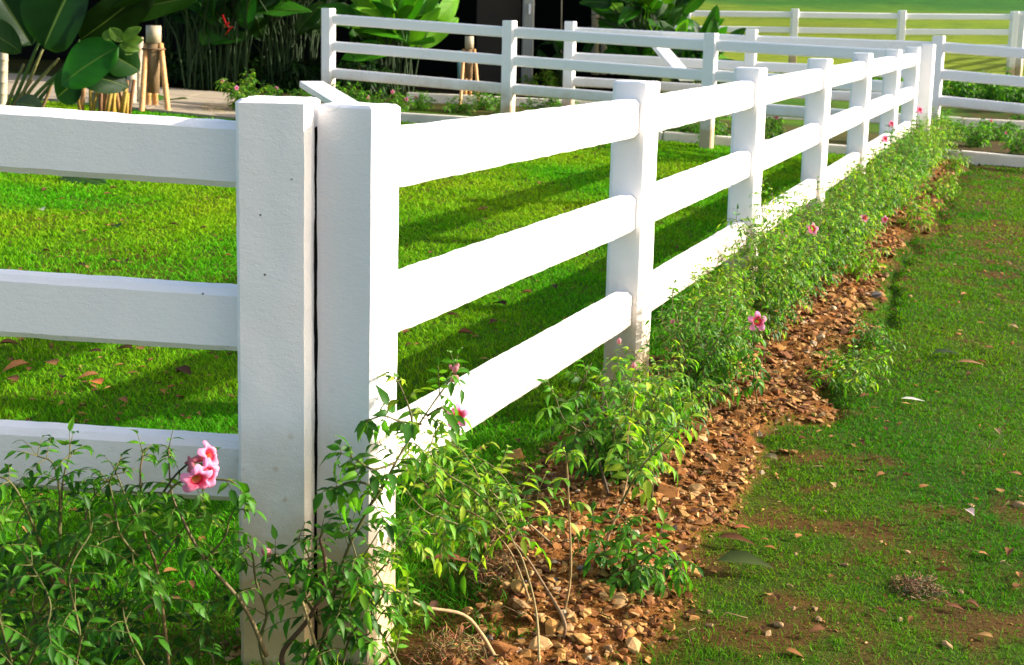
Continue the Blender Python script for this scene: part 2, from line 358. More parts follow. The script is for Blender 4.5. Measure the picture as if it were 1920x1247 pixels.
# ------------------------------------------------------------------ fences
def box_bm(bm,cx,cy,z0,z1,dirv,wl,wt,cham,cc=None,seed=0,rough=.0):
    """post: vertical prism with chamfered edges; wl along dirv, wt across"""
    dx,dy=dirv; px,py=dy,-dx
    hl,ht=wl/2,wt/2; c=cham
    a1,a2,a3,a4=cc or (c,c,c,c)
    prof=[(-hl+a1,-ht),(hl-a2,-ht),(hl,-ht+a2),(hl,ht-a3),(hl-a3,ht),(-hl+a4,ht),(-hl,ht-a4),(-hl,-ht+a1)]
    rs=random.Random(seed)
    # subdivide profile edges for surface wobble
    pr=[]
    for i in range(8):
        a=prof[i]; b=prof[(i+1)%8]; n=1 if rough==0 else (6 if i%2==0 else 1)
        for k in range(n): pr.append((a[0]+(b[0]-a[0])*k/n,a[1]+(b[1]-a[1])*k/n))
    nz=2 if rough==0 else 60
    rings=[]
    for k in range(nz):
        z=z0+(z1-c*.4-z0)*k/(nz-1); R=[]
        for (a,b) in pr:
            w=rough*(vnoise(a*30+z*3+seed,b*30+z*11,1.,seed)-.5)*2 if rough else 0
            w=float(w)+ (rough*.8*float(vnoise(z,seed*3.1+a*40+b*23,.02,seed)-.5) if rough else 0)
            s=1+w/max(hl,ht)
            R.append(bm.verts.new((cx+(a*dx+b*px)*s,cy+(a*dy+b*py)*s,z)))
        rings.append(R)
    for (ins,dz) in ((c*.45,.97),(c*.6,1.0)):
        R=[]
        for (a,b) in pr:
            s1=1-ins/hl; w=(rough*1.6*(rs.random()-.5)) if rough else 0
            R.append(bm.verts.new((cx+(a*dx+b*px)*(s1+w/hl),cy+(a*dy+b*py)*(s1+w/hl),z1-c*.4+c*.4*dz+w*.9)))
        rings.append(R)
    n=len(pr)
    for i in range(len(rings)-1):
        for j in range(n):
            bm.faces.new((rings[i][j],rings[i][(j+1)%n],rings[i+1][(j+1)%n],rings[i+1][j]))
    bm.faces.new(rings[-1]); bm.faces.new(rings[0][::-1])
def rail_bm(p0,p1,h,t,cham,rough=0,seed=0):
    """p0,p1 = centre points of rail ends (Vectors)"""
    bm=bmesh.new(); d=(p1-p0); Lg=d.length; hd=Vector((d.x,d.y,0)).normalized(); sd=Vector((hd.y,-hd.x,0)); up=Vector((0,0,1))
    c=cham; hh,ht=h/2,t/2
    prof=[(-ht+c,-hh),(ht-c,-hh),(ht,-hh+c),(ht,hh-c),(ht-c,hh),(-ht+c,hh),(-ht,hh-c),(-ht,-hh+c)]
    ns=1 if not rough else 90
    pr=[]
    for i in range(8):
        a=prof[i]; b=prof[(i+1)%8]; n=1 if not rough else (4 if i%2 else 1)
        for k in range(n): pr.append((a[0]+(b[0]-a[0])*k/n,a[1]+(b[1]-a[1])*k/n))
    R=[]
    for k in range(ns+1):
        q=p0+d*(k/ns); r=[]
        for (a,b) in pr:
            w=0
            if rough:
                w=rough*(float(vnoise(k*.35,a*90+b*60+seed*7,1.,seed))-.5)+ rough*.8*(float(vnoise(k*1.7,a*200+b*170+seed*7,1.,seed+2))-.5)
            s=1+w/hh
            r.append(bm.verts.new(q+sd*a*s+up*b*s))
        R.append(r)
    n=len(pr)
    for i in range(len(R)-1):
        for j in range(n): bm.faces.new((R[i][j],R[i][(j+1)%n],R[i+1][(j+1)%n],R[i+1][j]))
    bm.faces.new(R[0][::-1]); bm.faces.new(R[-1]); return bm
def gzattr(o,z):
    me=o.data; a=me.attributes.new('gz','FLOAT','POINT'); a.data.foreach_set('value',np.full(len(me.vertices),z,np.float32))
def fence(name,label,group,posts,offs,h,t,w,near=(),skip_first=False,ends=(None,None),dirs=None,cham=.015,nearrails=(),dims=None):
    """posts: list of (x,y,topz)"""
    e=empty(name,(posts[0][0],posts[0][1],G(posts[0][0],posts[0][1]))); tag(e,label,'fence',group); inv=Vector(e.location)
    def par(o):
        o.parent=e; o.matrix_parent_inverse=Matrix.Translation(-inv)
    n=len(posts)
    for i,(x,y,z) in enumerate(posts):
        if z is None: continue
        a=posts[max(0,i-1)]; b=posts[min(n-1,i+1)]; d=Vector((b[0]-a[0],b[1]-a[1])).normalized()
        if dirs and i in dirs: d=Vector(dirs[i]).normalized()
        bm=bmesh.new(); ro=near.get(i,0) if near else 0
        dm=(dims or {}).get(i,(w,w,None)); box_bm(bm,x,y,G(x,y)-.08,z,(d.x,d.y),dm[0],dm[1],cham,dm[2],seed=i+len(name),rough=ro)
        o=bm_obj('post',bm,M['paint'],smooth=bool(ro)); par(o); gzattr(o,G(x,y))
    k=0
    for i in range(n-1):
        a=Vector((posts[i][0],posts[i][1])); b=Vector((posts[i+1][0],posts[i+1][1])); d=(b-a).normalized()
        za=posts[i][2]; zb=posts[i+1][2]
        if za is None: za=ends[0]; a0=a
        else: a0=a+d*(w/2-.004)
        if zb is None: zb=ends[1]; b0=b
        else: b0=b-d*(w/2-.004)
        for of in offs:
            ro=.0022 if i in nearrails else 0
            bm=rail_bm(Vector((a0.x,a0.y,za-of-h/2)),Vector((b0.x,b0.y,zb-of-h/2)),h,t,cham*.9,ro,k+3); k+=1
            o=bm_obj('rail',bm,M['paint'],smooth=bool(ro)); par(o); gzattr(o,G(a.x,a.y))
    return e
WP=.132
Rpx=[(755,195),(1240,152),(1441,127),(1563,110),(1638,99.5),(1692,92.5),(1727,88.5)]
Rp=[]
for px,py in Rpx:
    d=ray(px,py); r=d.x/d.y; Y=X0/(r-TT); p=EYE+d*(Y/d.y)
    c=Vector((p.x,p.y))-Vector((ST,CT))*WP/2+Vector((-CT,ST))*WP/2
    Rp.append((c.x,c.y,p.z))
print('R',[(round(a,2),round(b,2),round(c,3),round(G(a,b),3)) for a,b,c in Rp])
# A : back fence, perpendicular
def onl(px,py,z0,slope):   # point on line Y=z0-slope*X through pixel column
    d=ray(px,py); r=d.x/d.y; Y=z0/(1+slope*r); return EYE+d*(Y/d.y)
pe=at(1741,83,13.05); Az=pe.y+TT*pe.x
Ap=[onl(616,15.5,Az,TT),onl(956,38.5,Az,TT),onl(1334,62,Az,TT),pe]
Ap=[(p.x,p.y,p.z) for p in Ap]
print('A',[(round(a,2),round(b,2),round(c,3),round(G(a,b),3)) for a,b,c in Ap])
br=Vector((Rp[0][0],Rp[0][1]))+Vector((ST,CT))*.066+Vector((CT,-ST))*.066; c1=br-Vector((ST,CT))*.054-Vector((CT,-ST))*.069; fl=br-Vector((ST,CT))*.108-Vector((CT,-ST))*.138
Rp2=[(c1.x,c1.y,Rp[0][2])]+Rp[1:]
fence('white_rail_fence','long sunlit white rail fence running away from the corner beside the flowering shrubs','white concrete rail fences',Rp2,(.058,.377,.705),.126,.066,WP,near={0:.0016,1:.0012},nearrails=(0,1),dims={0:(.108,.138,(.003,.004,.012,.014))})
# short last bay to the corner post
fence('white_rail_fence','white rail fence crossing the far end of the lawn just behind the near kerb','white concrete rail fences',Ap,(.067,.378,.69),.118,.066,WP)
Bz=16.92
Bp=[onl(1070,40,Bz,.3),onl(1410,55,Bz,.3),onl(1761,67,Bz,.3)]
q=Bp[2]; d=(Bp[2]-Bp[1]); Bp+= [q+d*1.0]; 
q2=at(2080,90,14.4); Bp[3]=q2; Bp+=[at(2500,120,13.2)]
Bp=[(p.x,p.y,p.z) for p in Bp]
print('B',[(round(a,2),round(b,2),round(c,3),round(G(a,b),3)) for a,b,c in Bp])
fence('white_rail_fence','white rail fence behind the cross fence and the planted strip, leaving at the picture edge','white concrete rail fences',Bp,(.07,.383,.686),.118,.066,WP)
Cp=[at(1085,12,27.2),at(1289,14,27.1),at(1491,16.5,27),at(1692,19.5,27),at(1903,21,27)]
Cp=[(p.x,p.y,p.z) for p in Cp]
print('C',[(round(a,2),round(b,2),round(c,3),round(G(a,b),3)) for a,b,c in Cp])
fence('white_rail_fence','distant grey-white fence in the yellow green field at the top','white concrete rail fences',Cp,(.06,.365,.67),.118,.066,.14)
c=Cp[-1]; Dp=[(c[0]+.17,c[1]+.02,c[2])]+[(c[0]+.17+.55*k*2.1,c[1]+.84*k*2.1,c[2]+.05*k) for k in (1,2,3)]
fence('white_rail_fence','short stretch of sunlit fence turning away up the field from the distant corner post','white concrete rail fences',Dp,(.06,.365,.67),.118,.066,.14)
# left fence
l1=(fl.x-.0055-.074,2.606+.0715,at(517,187,2.63).z)
lf=[]
zl=at(0,155,2.72); 
l2=at(-1250,70,2.66); l3=at(-3000,-45,2.66)
Lp=[l1,(l2.x,l2.y,l2.z),(l3.x,l3.y,l3.z)]
print('L',Lp)
fence('white_rail_fence','nearest white rail fence, shaded face towards us behind the pink trumpet flowers','white concrete rail fences',Lp,(.050,.391,.715),.132,.07,.143,near={0:.0016},nearrails=(0,),dirs={0:(-1,0)},dims={0:(.148,.143,(.012,.007,.010,.010))})
# dark strip imitating shade in the open gap between the paired corner posts
_lf=[o for o in C.objects if o.type=='EMPTY' and o.get('label','').startswith('nearest white rail')][0]
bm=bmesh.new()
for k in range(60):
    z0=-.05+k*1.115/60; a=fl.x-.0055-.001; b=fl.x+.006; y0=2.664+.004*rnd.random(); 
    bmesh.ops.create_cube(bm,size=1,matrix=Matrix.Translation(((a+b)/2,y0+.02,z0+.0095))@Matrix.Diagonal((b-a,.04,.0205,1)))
M['gap_shade']=simple('painted_gap_shade',(.012,.011,.010),.95,.3,30,.5,.05)
o=bm_obj('gap_shade',bm,M['gap_shade']); o.parent=_lf; o.matrix_parent_inverse=Matrix.Translation(-Vector(_lf.location))
# slanting planks
def plank(a,b,wd,th,label):
    a=Vector(a); b=Vector(b); e=(b-a).normalized(); s=e.cross(Vector((0,0,1))).normalized(); n=s.cross(e)
    bm=bmesh.new(); vs=[]
    for q in (a,b):
        for (i,j) in ((-1,-1),(1,-1),(1,1),(-1,1)): vs.append(bm.verts.new(q+s*i*wd/2+n*j*th/2))
    for f in ((0,1,2,3),(7,6,5,4),(0,4,5,1),(1,5,6,2),(2,6,7,3),(3,7,4,0)): bm.faces.new([vs[i] for i in f])
    bmesh.ops.bevel(bm,geom=bm.edges[:],offset=.008,segments=1,affect='EDGES')
    o=bm_obj('sloping_plank',bm,M['paint']); gzattr(o,-5); tag(o,label,'plank','sloping white planks')
plank(at(584,158,14.4),at(672,212,12.9),.27,.07,'wide white plank sloping down just behind the paired corner posts')
plank(at(1228,78,16.2),at(1288,148,14.9),.17,.06,'white plank sloping down behind the rails near the right heliconia clump')
# ------------------------------------------------------------------ kerbs, path
def strip(name,a,b,wd,h,mat,joints=0,lift=0):
    """kerb of butted stones a->b"""
    a=Vector(a[:2]); b=Vector(b[:2]); L=(b-a).length; d=(b-a)/L; s=Vector((d.y,-d.x)); bm=bmesh.new()
    n=max(1,int(L/1.0))
    for i in range(n):
        p=a+d*(L*i/n+.006); q=a+d*(L*(i+1)/n-.006); V=[]
        dz=rnd.uniform(-.006,.006)
        for r in (p,q):
            zz=G(r.x,r.y)
            for (k,z) in ((-wd/2,-.1),(wd/2,-.1),(wd/2,h),(-wd/2,h)): V.append(bm.verts.new((r.x+s.x*k,r.y+s.y*k,zz+z+dz+lift)))
        for f in ((0,1,2,3),(7,6,5,4),(0,4,5,1),(1,5,6,2),(2,6,7,3),(3,7,4,0)): bm.faces.new([V[j] for j in f])
    bmesh.ops.bevel(bm,geom=bm.edges[:],offset=.012,segments=2,affect='EDGES')
    o=bm_obj(name,bm,mat); tag(o,kind='structure'); return o
# near kerb stands just in front of fence A, far kerb in front of B
def lineA(off,x): # y on line parallel to A shifted by off towards camera
    return Az-TT*x-off
def kl(p,q,ext0,ext1):
    a=gr(*p); b=gr(*q); d=(b-a).normalized(); return (a-d*ext0),(b+d*ext1)
a_,b_=kl((800,232),(1830,308),1.5,4.); strip('kerb',(a_.x,a_.y),(b_.x,b_.y),.14,.10,M['kerb'])
a_,b_=kl((860,194),(1850,238),.7,5.); strip('kerb',(a_.x,a_.y),(b_.x,b_.y),.14,.11,M['kerb'])
# paved path on the left
def sheet(name,poly,mat,lift,res=.25):
    bm=bmesh.new(); vs=[bm.verts.new((x,y,0)) for x,y in poly]; bm.faces.new(vs)
    bmesh.ops.triangulate(bm,faces=bm.faces[:]); bmesh.ops.subdivide_edges(bm,edges=bm.edges[:],cuts=6,use_grid_fill=True)
    for v in bm.verts: v.co.z=float(gh(v.co.x,v.co.y,False))+lift
    r=bmesh.ops.extrude_face_region(bm,geom=bm.faces[:])
    for g in r['geom']:
        if isinstance(g,bmesh.types.BMVert): g.co.z-=.12
    o=bm_obj(name,bm,mat); tag(o,kind='structure'); return o
slab=[]
for i in range(6):
    x0=-9.+i*1.25; x1=x0+1.235
    ya=lambda x:lineA(1.9,x); yb=lambda x:lineA(-1.0,x)
    for j in range(3):
        f0=j/3;f1=(j+1)/3-.006
        Y=lambda x,f:ya(x)*(1-f)+yb(x)*f
        slab.append(([(x0,Y(x0,f0)),(x1,Y(x1,f0)),(x1,Y(x1,f1)),(x0,Y(x0,f1))]))
bm=bmesh.new()
for pl in slab:
    vb=[bm.verts.new((x,y,float(gh(x,y,False))-.05)) for x,y in pl]; vt=[bm.verts.new((x,y,float(gh(x,y,False))+.04+rnd.uniform(-.004,.004))) for x,y in pl]
    bm.faces.new(vt); 
    for k in range(4): bm.faces.new((vb[k],vb[(k+1)%4],vt[(k+1)%4],vt[k]))
o=bm_obj('path',bm,M['path']); tag(o,kind='structure')

# ------------------------------------------------------------------ curves, shoots, flowers
def cr(P,n=5):
    P=[Vector(p) for p in P]; P=[P[0]*2-P[1]]+P+[P[-1]*2-P[-2]]; out=[]
    for i in range(1,len(P)-2):
        for k in range(n):
            t=k/n; a,b,c,d=P[i-1:i+3]
            out.append(.5*((2*b)+(c-a)*t+(2*a-5*b+4*c-d)*t*t+(3*b-3*c+d-a)*t**3))
    out.append(P[-2]); return out
def rv(s=1.): return Vector((rnd.gauss(0,s),rnd.gauss(0,s),rnd.gauss(0,s)))
GR=[(.05,.19,.012),(.075,.25,.014),(.12,.31,.02),(.03,.12,.010)]
YG=[(.20,.37,.02),(.30,.42,.035),(.14,.34,.018),(.08,.24,.014)]
def lc(pal):
    c=rnd.choice(pal); k=rnd.uniform(.5,1.05); return (c[0]*k,c[1]*k,c[2]*k)
def pinnate(LB,TB,o,d,ln,ls,pal,pairs=3,stem=(.16,.16,.04),w=.42):
    """one compound leaf: rachis arching out from o towards d"""
    d=d.normalized(); P=[o]; cur=d.copy(); n=pairs+1
    for i in range(n):
        cur=(cur+Vector((0,0,-.20))+rv(.05)).normalized(); P.append(P[-1]+cur*ln/n)
    TB.add(P,[.0011,.0006],stem,4)
    for i in range(1,n+1):
        ax=(P[i]-P[i-1]).normalized(); sd=ax.cross(Vector((0,0,1)))
        if sd.length<.1: sd=Vector((1,0,0))
        sd.normalize(); up=sd.cross(ax)
        if i<n:
            for k in (-1,1):
                dd=(sd*k*.9+ax*.55+Vector((0,0,-.35))+rv(.14)).normalized(); L=ls*rnd.uniform(.75,1.12)
                LB.add(P[i],dd,(up+rv(.2)).normalized(),L,L*w*rnd.uniform(.85,1.15),rnd.uniform(.25,.9),rnd.uniform(.2,.6),lc(pal))
        else:
            L=ls*rnd.uniform(1.,1.35); LB.add(P[i],(ax+Vector((0,0,-.5))+rv(.1)).normalized(),(up+rv(.2)).normalized(),L,L*w,rnd.uniform(.3,.9),rnd.uniform(.2,.6),lc(pal))
def shoot(LB,TB,P,r0=.0030,r1=.0012,t0=.35,gap=.045,ln=.10,ls=.042,pal=GR,col=(.15,.15,.045),spread=1.,pairs=3,skip=0.,tipcol=(.12,.13,.03),w=.42):
    Q=cr(P,6); n=len(Q); TB.add(Q,[r0,r1],col,6)
    acc=0; tot=sum((Q[i+1]-Q[i]).length for i in range(n-1)); s=0; ang=rnd.uniform(0,6.28); nxt=tot*t0
    for i in range(n-1):
        L=(Q[i+1]-Q[i]).length; ax=(Q[i+1]-Q[i]).normalized()
        while s+L>nxt:
            o=Q[i]+ax*(nxt-s); ref=Vector((0,0,1)) if abs(ax.z)<.9 else Vector((1,0,0))
            a=ax.cross(ref).normalized(); b=ax.cross(a); f=(nxt/tot)
            for k in (0,math.pi):
                if rnd.random()<skip: continue
                th=ang+k; d=(a*math.cos(th)+b*math.sin(th))*spread+ax*.55+Vector((0,0,.15))
                pinnate(LB,TB,o,d+rv(.08),ln*(1.1-.5*f)*rnd.uniform(.8,1.15),ls*(1.1-.35*f),pal,pairs,w=w)
            ang+=1.57+rnd.uniform(-.3,.3); nxt+=gap*rnd.uniform(.8,1.25)
        s+=L
    for k in range(3): pinnate(LB,TB,Q[-1],rv(.6)+ax*.8,ln*.45,ls*.7,pal,1,w=w)
def flower(parent,o,axis,size,name='flower',dark=1.,off=(0,0,0)):
    """pink trumpet flower, five flared lobes, red and yellow throat"""
    ax=axis.normalized(); ref=Vector((0,0,1)) if abs(ax.z)<.9 else Vector((1,0,0)); a=ax.cross(ref).normalized(); b=a.cross(ax)
    size*=.56; K=40; V=[];Cc=[]; ph=rnd.uniform(0,1)
    prof=[(-.75,.06),(-.5,.13),(0,.22),(.7,.29),(1.0,.34),(1.10,.50),(1.12,.70),(1.05,.90),(.93,1.02)]
    for j,(t,r) in enumerate(prof):
        for k in range(K):
            an=2*math.pi*k/K; lobe=abs(math.sin(2.5*an+ph)); f=max(0,(j-4)/4)
            rr=r*(1-f*.58*(1-lobe**.7)); tt=t+f*(.06*math.sin(5*an+1+ph)+.05*math.sin(11*an))
            p=Vector(o)+ax*(tt*size*1.15)+(a*math.cos(an)+b*math.sin(an))*rr*size*(1 if math.sin(an)>-.2 else 1.08)
            V.append(p)
            vein=.5+.5*math.sin(an*20)
            if j<4: c=(.55,.20,.26)
            elif j==4: c=(.62,.04,.10)
            elif j==5: c=(.75,.14,.26) if vein>.4 else (.6,.05,.14)
            else:
                c=(.82,.34,.60) if vein>.4 else (.74,.20,.46)
            Cc.append([q*dark for q in c])
    # inner throat
    base=len(prof)
    for (t,r,c) in ((.98,.30,(.70,.06,.10)),(.8,.22,(.85,.45,.12)),(.55,.12,(.75,.40,.08))):
        for k in range(K):
            an=2*math.pi*k/K; V.append(Vector(o)+ax*(t*size*1.15)+(a*math.cos(an)+b*math.sin(an))*r*size); Cc.append(c if math.sin(an)<.3 or t<.7 else (.7,.05,.1))
    F=[]
    for j in range(len(prof)-1):
        for k in range(K): F.append((j*K+k,j*K+(k+1)%K,(j+1)*K+(k+1)%K,(j+1)*K+k))
    for j in range(2):
        for k in range(K): F.append(((base+j)*K+k,(base+j)*K+(k+1)%K,(base+j+1)*K+(k+1)%K,(base+j+1)*K+k))
    for k in range(K): F.append((4*K+k,4*K+(k+1)%K,base*K+(k+1)%K,base*K+k))
    V=np.array([tuple(v) for v in V])-np.array(off)
    return mesh_np(name,V,[np.array(F)],M['petal'],parent,np.array(Cc),True)
def bud(parent,o,axis,size,off=(0,0,0)):
    T=Tubes(); ax=axis.normalized(); o=Vector(o)-Vector(off)
    T.add([o+ax*size*t for t in (0,.2,.5,.8,1.)],np.array([.12,.3,.36,.28,.05])*size,(.62,.30,.34),8); return T.build('bud',M['petal'],parent)
# ------------------------------------------------------------------ near shrubs, shaped shoot by shoot
def near_shrub(label,base,shoots,flowers=(),buds=(),group='pink trumpet vine shrubs',extra=None,name='flowering_shrub'):
    """shoots: dict(P=[(px,py,Y)..],...)"""
    b=Vector(base); e=empty(name,b); tag(e,label,'shrub',group); LB=Leaves(); TB=Tubes()
    for s in shoots:
        P=[at(*q) if not isinstance(q,Vector) else q for q in s['P']]
        kw={k:v for k,v in s.items() if k not in('P',)}
        P=[Vector((p.x,p.y,max(p.z,G(p.x,p.y)-.01))) for p in P]
        if kw.pop('bare',0): TB.add(cr(P,6),[kw.get('r0',.004),kw.get('r1',.002)],kw.get('col',(.30,.20,.09)),6)
        else: shoot(LB,TB,P,**kw)
    def sh(o): o.parent=e; o.matrix_parent_inverse=Matrix.Translation(-b); return o
    if LB.a: sh(LB.build('foliage',M['leaf']))
    sh(TB.build('stem',M['stem']))
    for f in flowers: sh(flower(None,at(*f[0]),Vector(f[1]),f[2]))
    for f in buds: sh(bud(None,at(*f[0]),Vector(f[1]),f[2]))
    return e
y1=2.36
def g0(px,py): return gr(px,py)
LS=dict(ln=.095,ls=.038,gap=.050,w=.35,skip=.12)
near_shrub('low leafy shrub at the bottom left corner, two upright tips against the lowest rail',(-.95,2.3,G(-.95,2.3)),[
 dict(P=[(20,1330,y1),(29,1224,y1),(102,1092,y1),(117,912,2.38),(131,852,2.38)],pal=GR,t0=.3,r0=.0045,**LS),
 dict(P=[(60,1300,2.42),(90,1210,2.44),(60,1130,2.44),(100,1050,2.44)],pal=[(.020,.085,.006),(.03,.11,.008),(.015,.06,.005)],t0=.05,**LS),  # dark palette from here: shade under the shrub put into leaf colour
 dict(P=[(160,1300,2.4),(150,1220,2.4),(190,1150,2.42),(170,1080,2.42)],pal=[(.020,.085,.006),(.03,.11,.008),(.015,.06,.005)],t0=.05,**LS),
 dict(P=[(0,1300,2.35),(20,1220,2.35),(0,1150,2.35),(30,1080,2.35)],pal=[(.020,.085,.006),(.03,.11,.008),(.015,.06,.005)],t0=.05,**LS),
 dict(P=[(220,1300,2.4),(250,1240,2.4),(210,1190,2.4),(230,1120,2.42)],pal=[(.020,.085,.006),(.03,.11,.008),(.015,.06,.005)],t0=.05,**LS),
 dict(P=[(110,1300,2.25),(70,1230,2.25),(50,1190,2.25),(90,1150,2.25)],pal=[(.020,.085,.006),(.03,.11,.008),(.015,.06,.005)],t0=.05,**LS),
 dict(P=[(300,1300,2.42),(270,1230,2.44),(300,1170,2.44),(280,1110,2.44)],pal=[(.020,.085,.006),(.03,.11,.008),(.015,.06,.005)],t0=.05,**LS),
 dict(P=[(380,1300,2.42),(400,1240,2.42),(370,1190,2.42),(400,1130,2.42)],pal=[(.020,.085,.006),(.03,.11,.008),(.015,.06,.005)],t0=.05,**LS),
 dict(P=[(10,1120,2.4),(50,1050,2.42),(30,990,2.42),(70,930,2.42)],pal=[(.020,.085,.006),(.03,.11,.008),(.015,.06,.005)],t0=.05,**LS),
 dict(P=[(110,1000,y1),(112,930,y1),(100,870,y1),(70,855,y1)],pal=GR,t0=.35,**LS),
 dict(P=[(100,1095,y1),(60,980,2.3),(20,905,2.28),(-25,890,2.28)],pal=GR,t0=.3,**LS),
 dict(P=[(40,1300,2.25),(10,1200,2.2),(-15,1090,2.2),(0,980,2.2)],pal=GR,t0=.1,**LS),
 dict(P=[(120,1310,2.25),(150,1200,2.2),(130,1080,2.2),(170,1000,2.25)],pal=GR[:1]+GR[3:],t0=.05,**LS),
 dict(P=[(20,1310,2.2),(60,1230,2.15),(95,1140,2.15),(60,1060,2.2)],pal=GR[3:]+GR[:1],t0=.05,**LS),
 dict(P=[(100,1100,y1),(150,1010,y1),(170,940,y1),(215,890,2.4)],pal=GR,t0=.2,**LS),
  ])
near_shrub('leafy shrub left of the paired posts carrying three pink trumpet flowers',(-.70,2.35,G(-.7,2.35)),[
 dict(P=[(322,1330,y1),(316,1243,y1),(294,1068,y1),(270,1000,y1),(263,893,y1),(268,850,y1)],pal=GR,t0=.42,r0=.0045,col=(.22,.16,.06),**LS),
 dict(P=[(500,1230,2.38),(457,1136,y1),(384,1049,y1),(341,971,y1),(321,920,y1),(316,842,y1)],pal=GR,t0=.5,r0=.0045,col=(.22,.17,.08),**LS),
 dict(P=[(305,925,y1),(330,890,y1),(362,862,y1)],bare=1,r0=.0026,col=(.05,.06,.02)),
 dict(P=[(311,930,y1),(341,903,y1),(423,900,y1),(450,915,y1)],pal=GR,t0=.4,ln=.06,ls=.045,gap=.05,pairs=1),
 dict(P=[(384,1049,y1),(420,1010,y1),(430,975,y1),(440,955,y1)],pal=GR,t0=.1,**LS),
 dict(P=[(296,1080,y1),(230,1010,2.3),(215,950,2.3),(205,905,2.3)],pal=GR,t0=.15,**LS),
 dict(P=[(294,1068,y1),(330,1010,2.4),(370,960,2.4)],pal=YG,t0=.15,**LS),
  dict(P=[(322,1330,y1),(260,1230,2.3),(230,1140,2.3),(250,1060,2.3)],pal=GR[3:]+GR[:1],t0=.1,**LS),
  dict(P=[(300,1010,y1),(250,960,2.4),(215,880,2.4)],pal=GR,t0=.2,**LS),
],[((366,862,y1),(.75,-.25,.35),.050),((368,882,y1-.01),(.7,-.62,.05),.052),((360,874,y1-.03),(.42,-.8,-.38),.056)],
 [((352,884,y1),(.6,-.1,.5),.018)])
YGs=dict(ln=.10,ls=.036,gap=.044,w=.35,skip=.1)
yc=2.47
near_shrub('bushy shrub climbing in front of the paired corner posts, one tall shoot ending in buds',(-.30,2.46,G(-.3,2.46)),[
 dict(P=[(600,1220,yc),(641,1060,yc),(686,962,yc),(716,916,yc),(751,851,2.52),(802,771,2.56),(842,715,2.6),(853,697,2.6)],pal=GR,t0=.18,r0=.0042,**LS),
 dict(P=[(740,868,2.5),(700,880,2.47),(668,862,2.45),(640,850,2.45)],pal=GR,t0=.15,ln=.035,ls=.05,gap=.04,pairs=1),
 dict(P=[(716,920,yc),(680,905,2.44),(650,905,2.44),(632,915,2.44)],pal=GR,t0=.15,ln=.06,ls=.046,gap=.045,pairs=2),
 dict(P=[(775,820,2.54),(770,775,2.54),(755,735,2.54),(746,715,2.54)],pal=YG,t0=.25,ln=.05,ls=.04,gap=.04,pairs=1),
 dict(P=[(790,795,2.55),(750,790,2.52),(720,780,2.5),(690,788,2.5)],pal=GR,t0=.3,ln=.03,ls=.045,gap=.045,pairs=1),
 dict(P=[(800,780,2.56),(830,765,2.56),(845,790,2.56)],pal=GR,t0=.3,ln=.04,ls=.042,gap=.04,pairs=1),
 dict(P=[(609,1270,2.4),(580,1170,2.4),(559,1110,2.4),(516,1039,2.4)],pal=GR,t0=.75,r0=.0036,r1=.0024,col=(.42,.33,.14),ln=.06,ls=.04,gap=.05),
 dict(P=[(532,1262,2.42),(531,1221,2.42),(574,1167,2.42),(600,1120,2.42),(610,1060,2.42),(600,1010,2.42)],pal=GR[3:]+GR[:1],t0=.5,r0=.006,r1=.003,col=(.16,.09,.05),**LS),
 dict(P=[(501,1262,2.4),(487,1202,2.4),(500,1150,2.4),(480,1090,2.4),(470,1030,2.4),(440,1010,2.38)],pal=GR[3:]+GR[:2],t0=.4,r0=.004,**LS),
 dict(P=[(600,1220,yc),(640,1150,yc),(650,1090,yc),(690,1030,yc),(720,980,2.5)],pal=GR,t0=.1,**YGs),
 dict(P=[(620,1180,2.44),(660,1120,2.42),(670,1060,2.42),(655,1000,2.42)],pal=GR[3:]+GR[:2],t0=.05,**LS),
 dict(P=[(600,1170,2.44),(570,1110,2.42),(580,1050,2.42),(560,1010,2.42)],pal=GR[3:]+GR[:2],t0=.1,**LS),
 dict(P=[(640,1100,2.46),(690,1090,2.46),(730,1050,2.48),(760,1010,2.5)],pal=YG,t0=.1,**YGs),
 dict(P=[(650,1200,2.42),(690,1150,2.42),(720,1110,2.42),(700,1060,2.42)],pal=GR,t0=.1,**LS),
 dict(P=[(760,1270,2.46),(735,1220,2.45),(700,1160,2.45),(690,1100,2.45)],pal=YG,t0=.25,r0=.003,**YGs),
 dict(P=[(640,1262,2.42),(655,1200,2.42),(690,1190,2.42),(715,1150,2.42)],pal=GR,t0=.3,r0=.003,**LS),
 dict(P=[(560,1262,2.42),(585,1215,2.42),(600,1230,2.42)],pal=GR,t0=.2,ln=.05,ls=.035,gap=.03),
 dict(P=[(927,1230,2.62),(902,1188,2.60),(867,1152,2.56),(792,1137,2.52),(741,1107,2.5),(700,1100,2.5)],pal=YG,t0=.66,r0=.0048,r1=.0025,col=(.50,.35,.18),**YGs),
],[],[((850,697,2.6),(.3,-.3,.5),.018),((857,690,2.6),(.2,0,.8),.010),((846,692,2.6),(-.2,0,.8),.010),((508,1040,2.4),(-.5,-.3,.5),.024),((845,712,2.6),(.6,-.4,.3),.022)])
